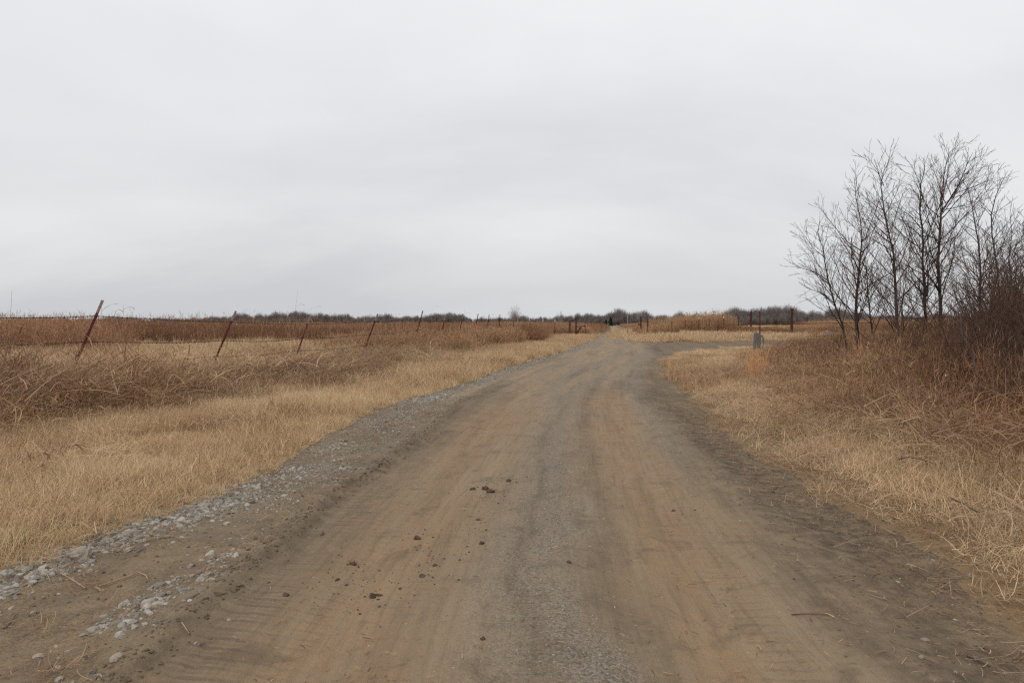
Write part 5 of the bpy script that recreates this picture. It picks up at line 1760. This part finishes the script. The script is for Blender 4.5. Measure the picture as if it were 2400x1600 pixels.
stick('dark twig at the near right corner of the road', [(2280, 1556), (2310, 1567), (2335, 1578)], 0.007, M_DSTICK, 0.008)


# single tall weeds and clumps that stand out
def weed(label, u_, D, vtop, du, seed, leaves, r_=0.005, mat=M_STALK, kind='weed_stalk'):
    x_ = (u_ - 1200) / 1600 * D
    zb = hz(x_, D)
    h = CAM_H + (757 - vtop) / 1600 * D - zb
    dx = du / 1600 * D
    e = empty(kind, (x_, D, zb))
    tag(e, label, 'weed')
    r = random.Random(seed)
    P = [Vector((dx * (k / 7) ** 1.6, r.gauss(0, .01), h * k / 7)) for k in range(8)]
    mb = MB()
    mb.tube(P, [r_ * (1 - 0.6 * k / 7) for k in range(8)], 5)
    mb.build('stem', M_STICK, e, True)
    for (t, L, sgn, dr) in leaves:
        i = min(int(t * 7), 6)
        p0 = P[i].lerp(P[i + 1], t * 7 - i)
        V, Fc = [], []
        n = 7
        cur = p0.copy()
        an = 0.6
        for k in range(n + 1):
            w_ = 0.011 * math.sin(math.pi * (0.12 + 0.85 * k / n)) + 0.002
            for th in (-0.0012, 0.0012):
                V += [cur + Vector((th, -w_, th)), cur + Vector((th, w_, th + 0.004))]
            cur = cur + Vector((sgn * math.sin(an), 0.15, math.cos(an))) * (L / n)
            an += dr / n
        for k in range(n):
            b0, b1 = 4 * k, 4 * (k + 1)
            Fc += [(b0, b0 + 1, b1 + 1, b1), (b0 + 2, b1 + 2, b1 + 3, b0 + 3), (b0, b1, b1 + 2, b0 + 2), (b0 + 1, b0 + 3, b1 + 3, b1 + 1)]
        mb = MB()
        mb.add(V, Fc)
        mb.build('leaf', M_LEAF, e)


weed('tall stalk with a curled leaf right beside the first fence post', 234, 13.2, 712, 6, 1, [(0.9, 0.35, 1, 1.1), (0.7, 0.3, -1, 2.2)])
weed('tallest thin stalk rising above the skyline by the third post', 683, 20.0, 682, 16, 2, [(0.78, 0.32, 1, 2.0), (0.66, 0.35, 1, 0.9)])
weed('thin stalk with a long bent leaf next to the third post', 712, 20.4, 728, 8, 3, [(0.95, 0.5, 1, 1.2), (0.7, 0.3, -1, 2.0)])
weed('short stalk with a rusty curled leaf before the third post', 622, 19.0, 745, 4, 4, [(0.96, 0.22, 1, 0.8)])
weed('thin hooked stalk between the fifth and sixth posts', 1010, 31.0, 722, 3, 5, [(0.98, 0.35, 1, 1.6)])
weed('thin stalk with a drooping tip over the domed tree', 1088, 36.0, 722, 1, 6, [(0.82, 0.4, 1, 2.2), (0.8, 0.4, -1, 2.2)])
weed('pair leafed stalk just past the fourth post', 915, 27.0, 738, 8, 7, [(0.95, 0.3, 1, 1.4), (0.85, 0.3, 1, 1.6)])
weed('long arching stalk at the far left of the wire', 16, 12.5, 680, 14, 8, [(0.6, 0.3, 1, 1.8)])
weed('thin arching stalk leaning at the left border', 4, 11.8, 735, 10, 9, [(0.9, 0.45, -1, 2.0)])
weed('stalk with a feathery bent top right of the first post', 286, 14.2, 715, 5, 10, [(0.93, 0.25, 1, 1.9), (0.9, 0.25, -1, 2.3)])


weed('arching dead cane with curled red leaves at the left border', -14, 5.7, 1052, 175, 11, [(0.45, 0.20, 1, 2.6), (0.6, 0.24, 1, 2.9), (0.75, 0.2, 1, 2.6), (0.9, 0.22, 1, 2.4), (0.98, 0.16, 1, 2.2)], 0.006)
weed('second bent cane under the arching one at the left border', -20, 5.4, 1095, 110, 12, [(0.5, 0.18, 1, 2.8), (0.8, 0.22, 1, 3.0), (0.98, 0.14, 1, 2.0)], 0.005)


def clump(name, label, x_, y_, me):
    o = link(name, me)
    o.location = (x_, y_, hz(x_, y_) - 0.02)
    tag(o, label, 'grass clump')
    return o


def bluestem(seed, n, R, h, mat=M_ORANGE, w=0.007):
    r = np.random.default_rng(seed)
    V, P = blades(r, n, disc(r, n, R), h * 0.6, h, w, 0.16, 0.35, 5, tip=0.4)
    parts = [V]
    for k in range(2):
        i = r.integers(2, 5, n)
        parts.append(blades(r, n, P[np.arange(n), i], 0.08, 0.2, w, 0.3, 0.8, 2)[0])
    return blade_mesh('bluestem', parts, mat, r)


clump('bluestem_clump', 'upright orange grass clump in front of the grey wooden post', 5.25, 14.6, bluestem(1, 90, 0.22, 0.92))
clump('bluestem_clump', 'orange grass clump by the fence beside the orange ribbon', float(fence_x(38)) - 0.3, 38.4, bluestem(2, 120, 0.5, 1.25, M_ORANGE, 0.014))
clump('bluestem_clump', 'rusty upright grass clump left of the forked sapling', 7.6, 14.9, bluestem(3, 30, 0.10, 0.95))
clump('bluestem_clump', 'pale tall bunch of grass beside the fourth fence post', float(fence_x(26)) + 1.3, 26.5, bluestem(4, 80, 0.35, 1.35, M_TAN, 0.010))
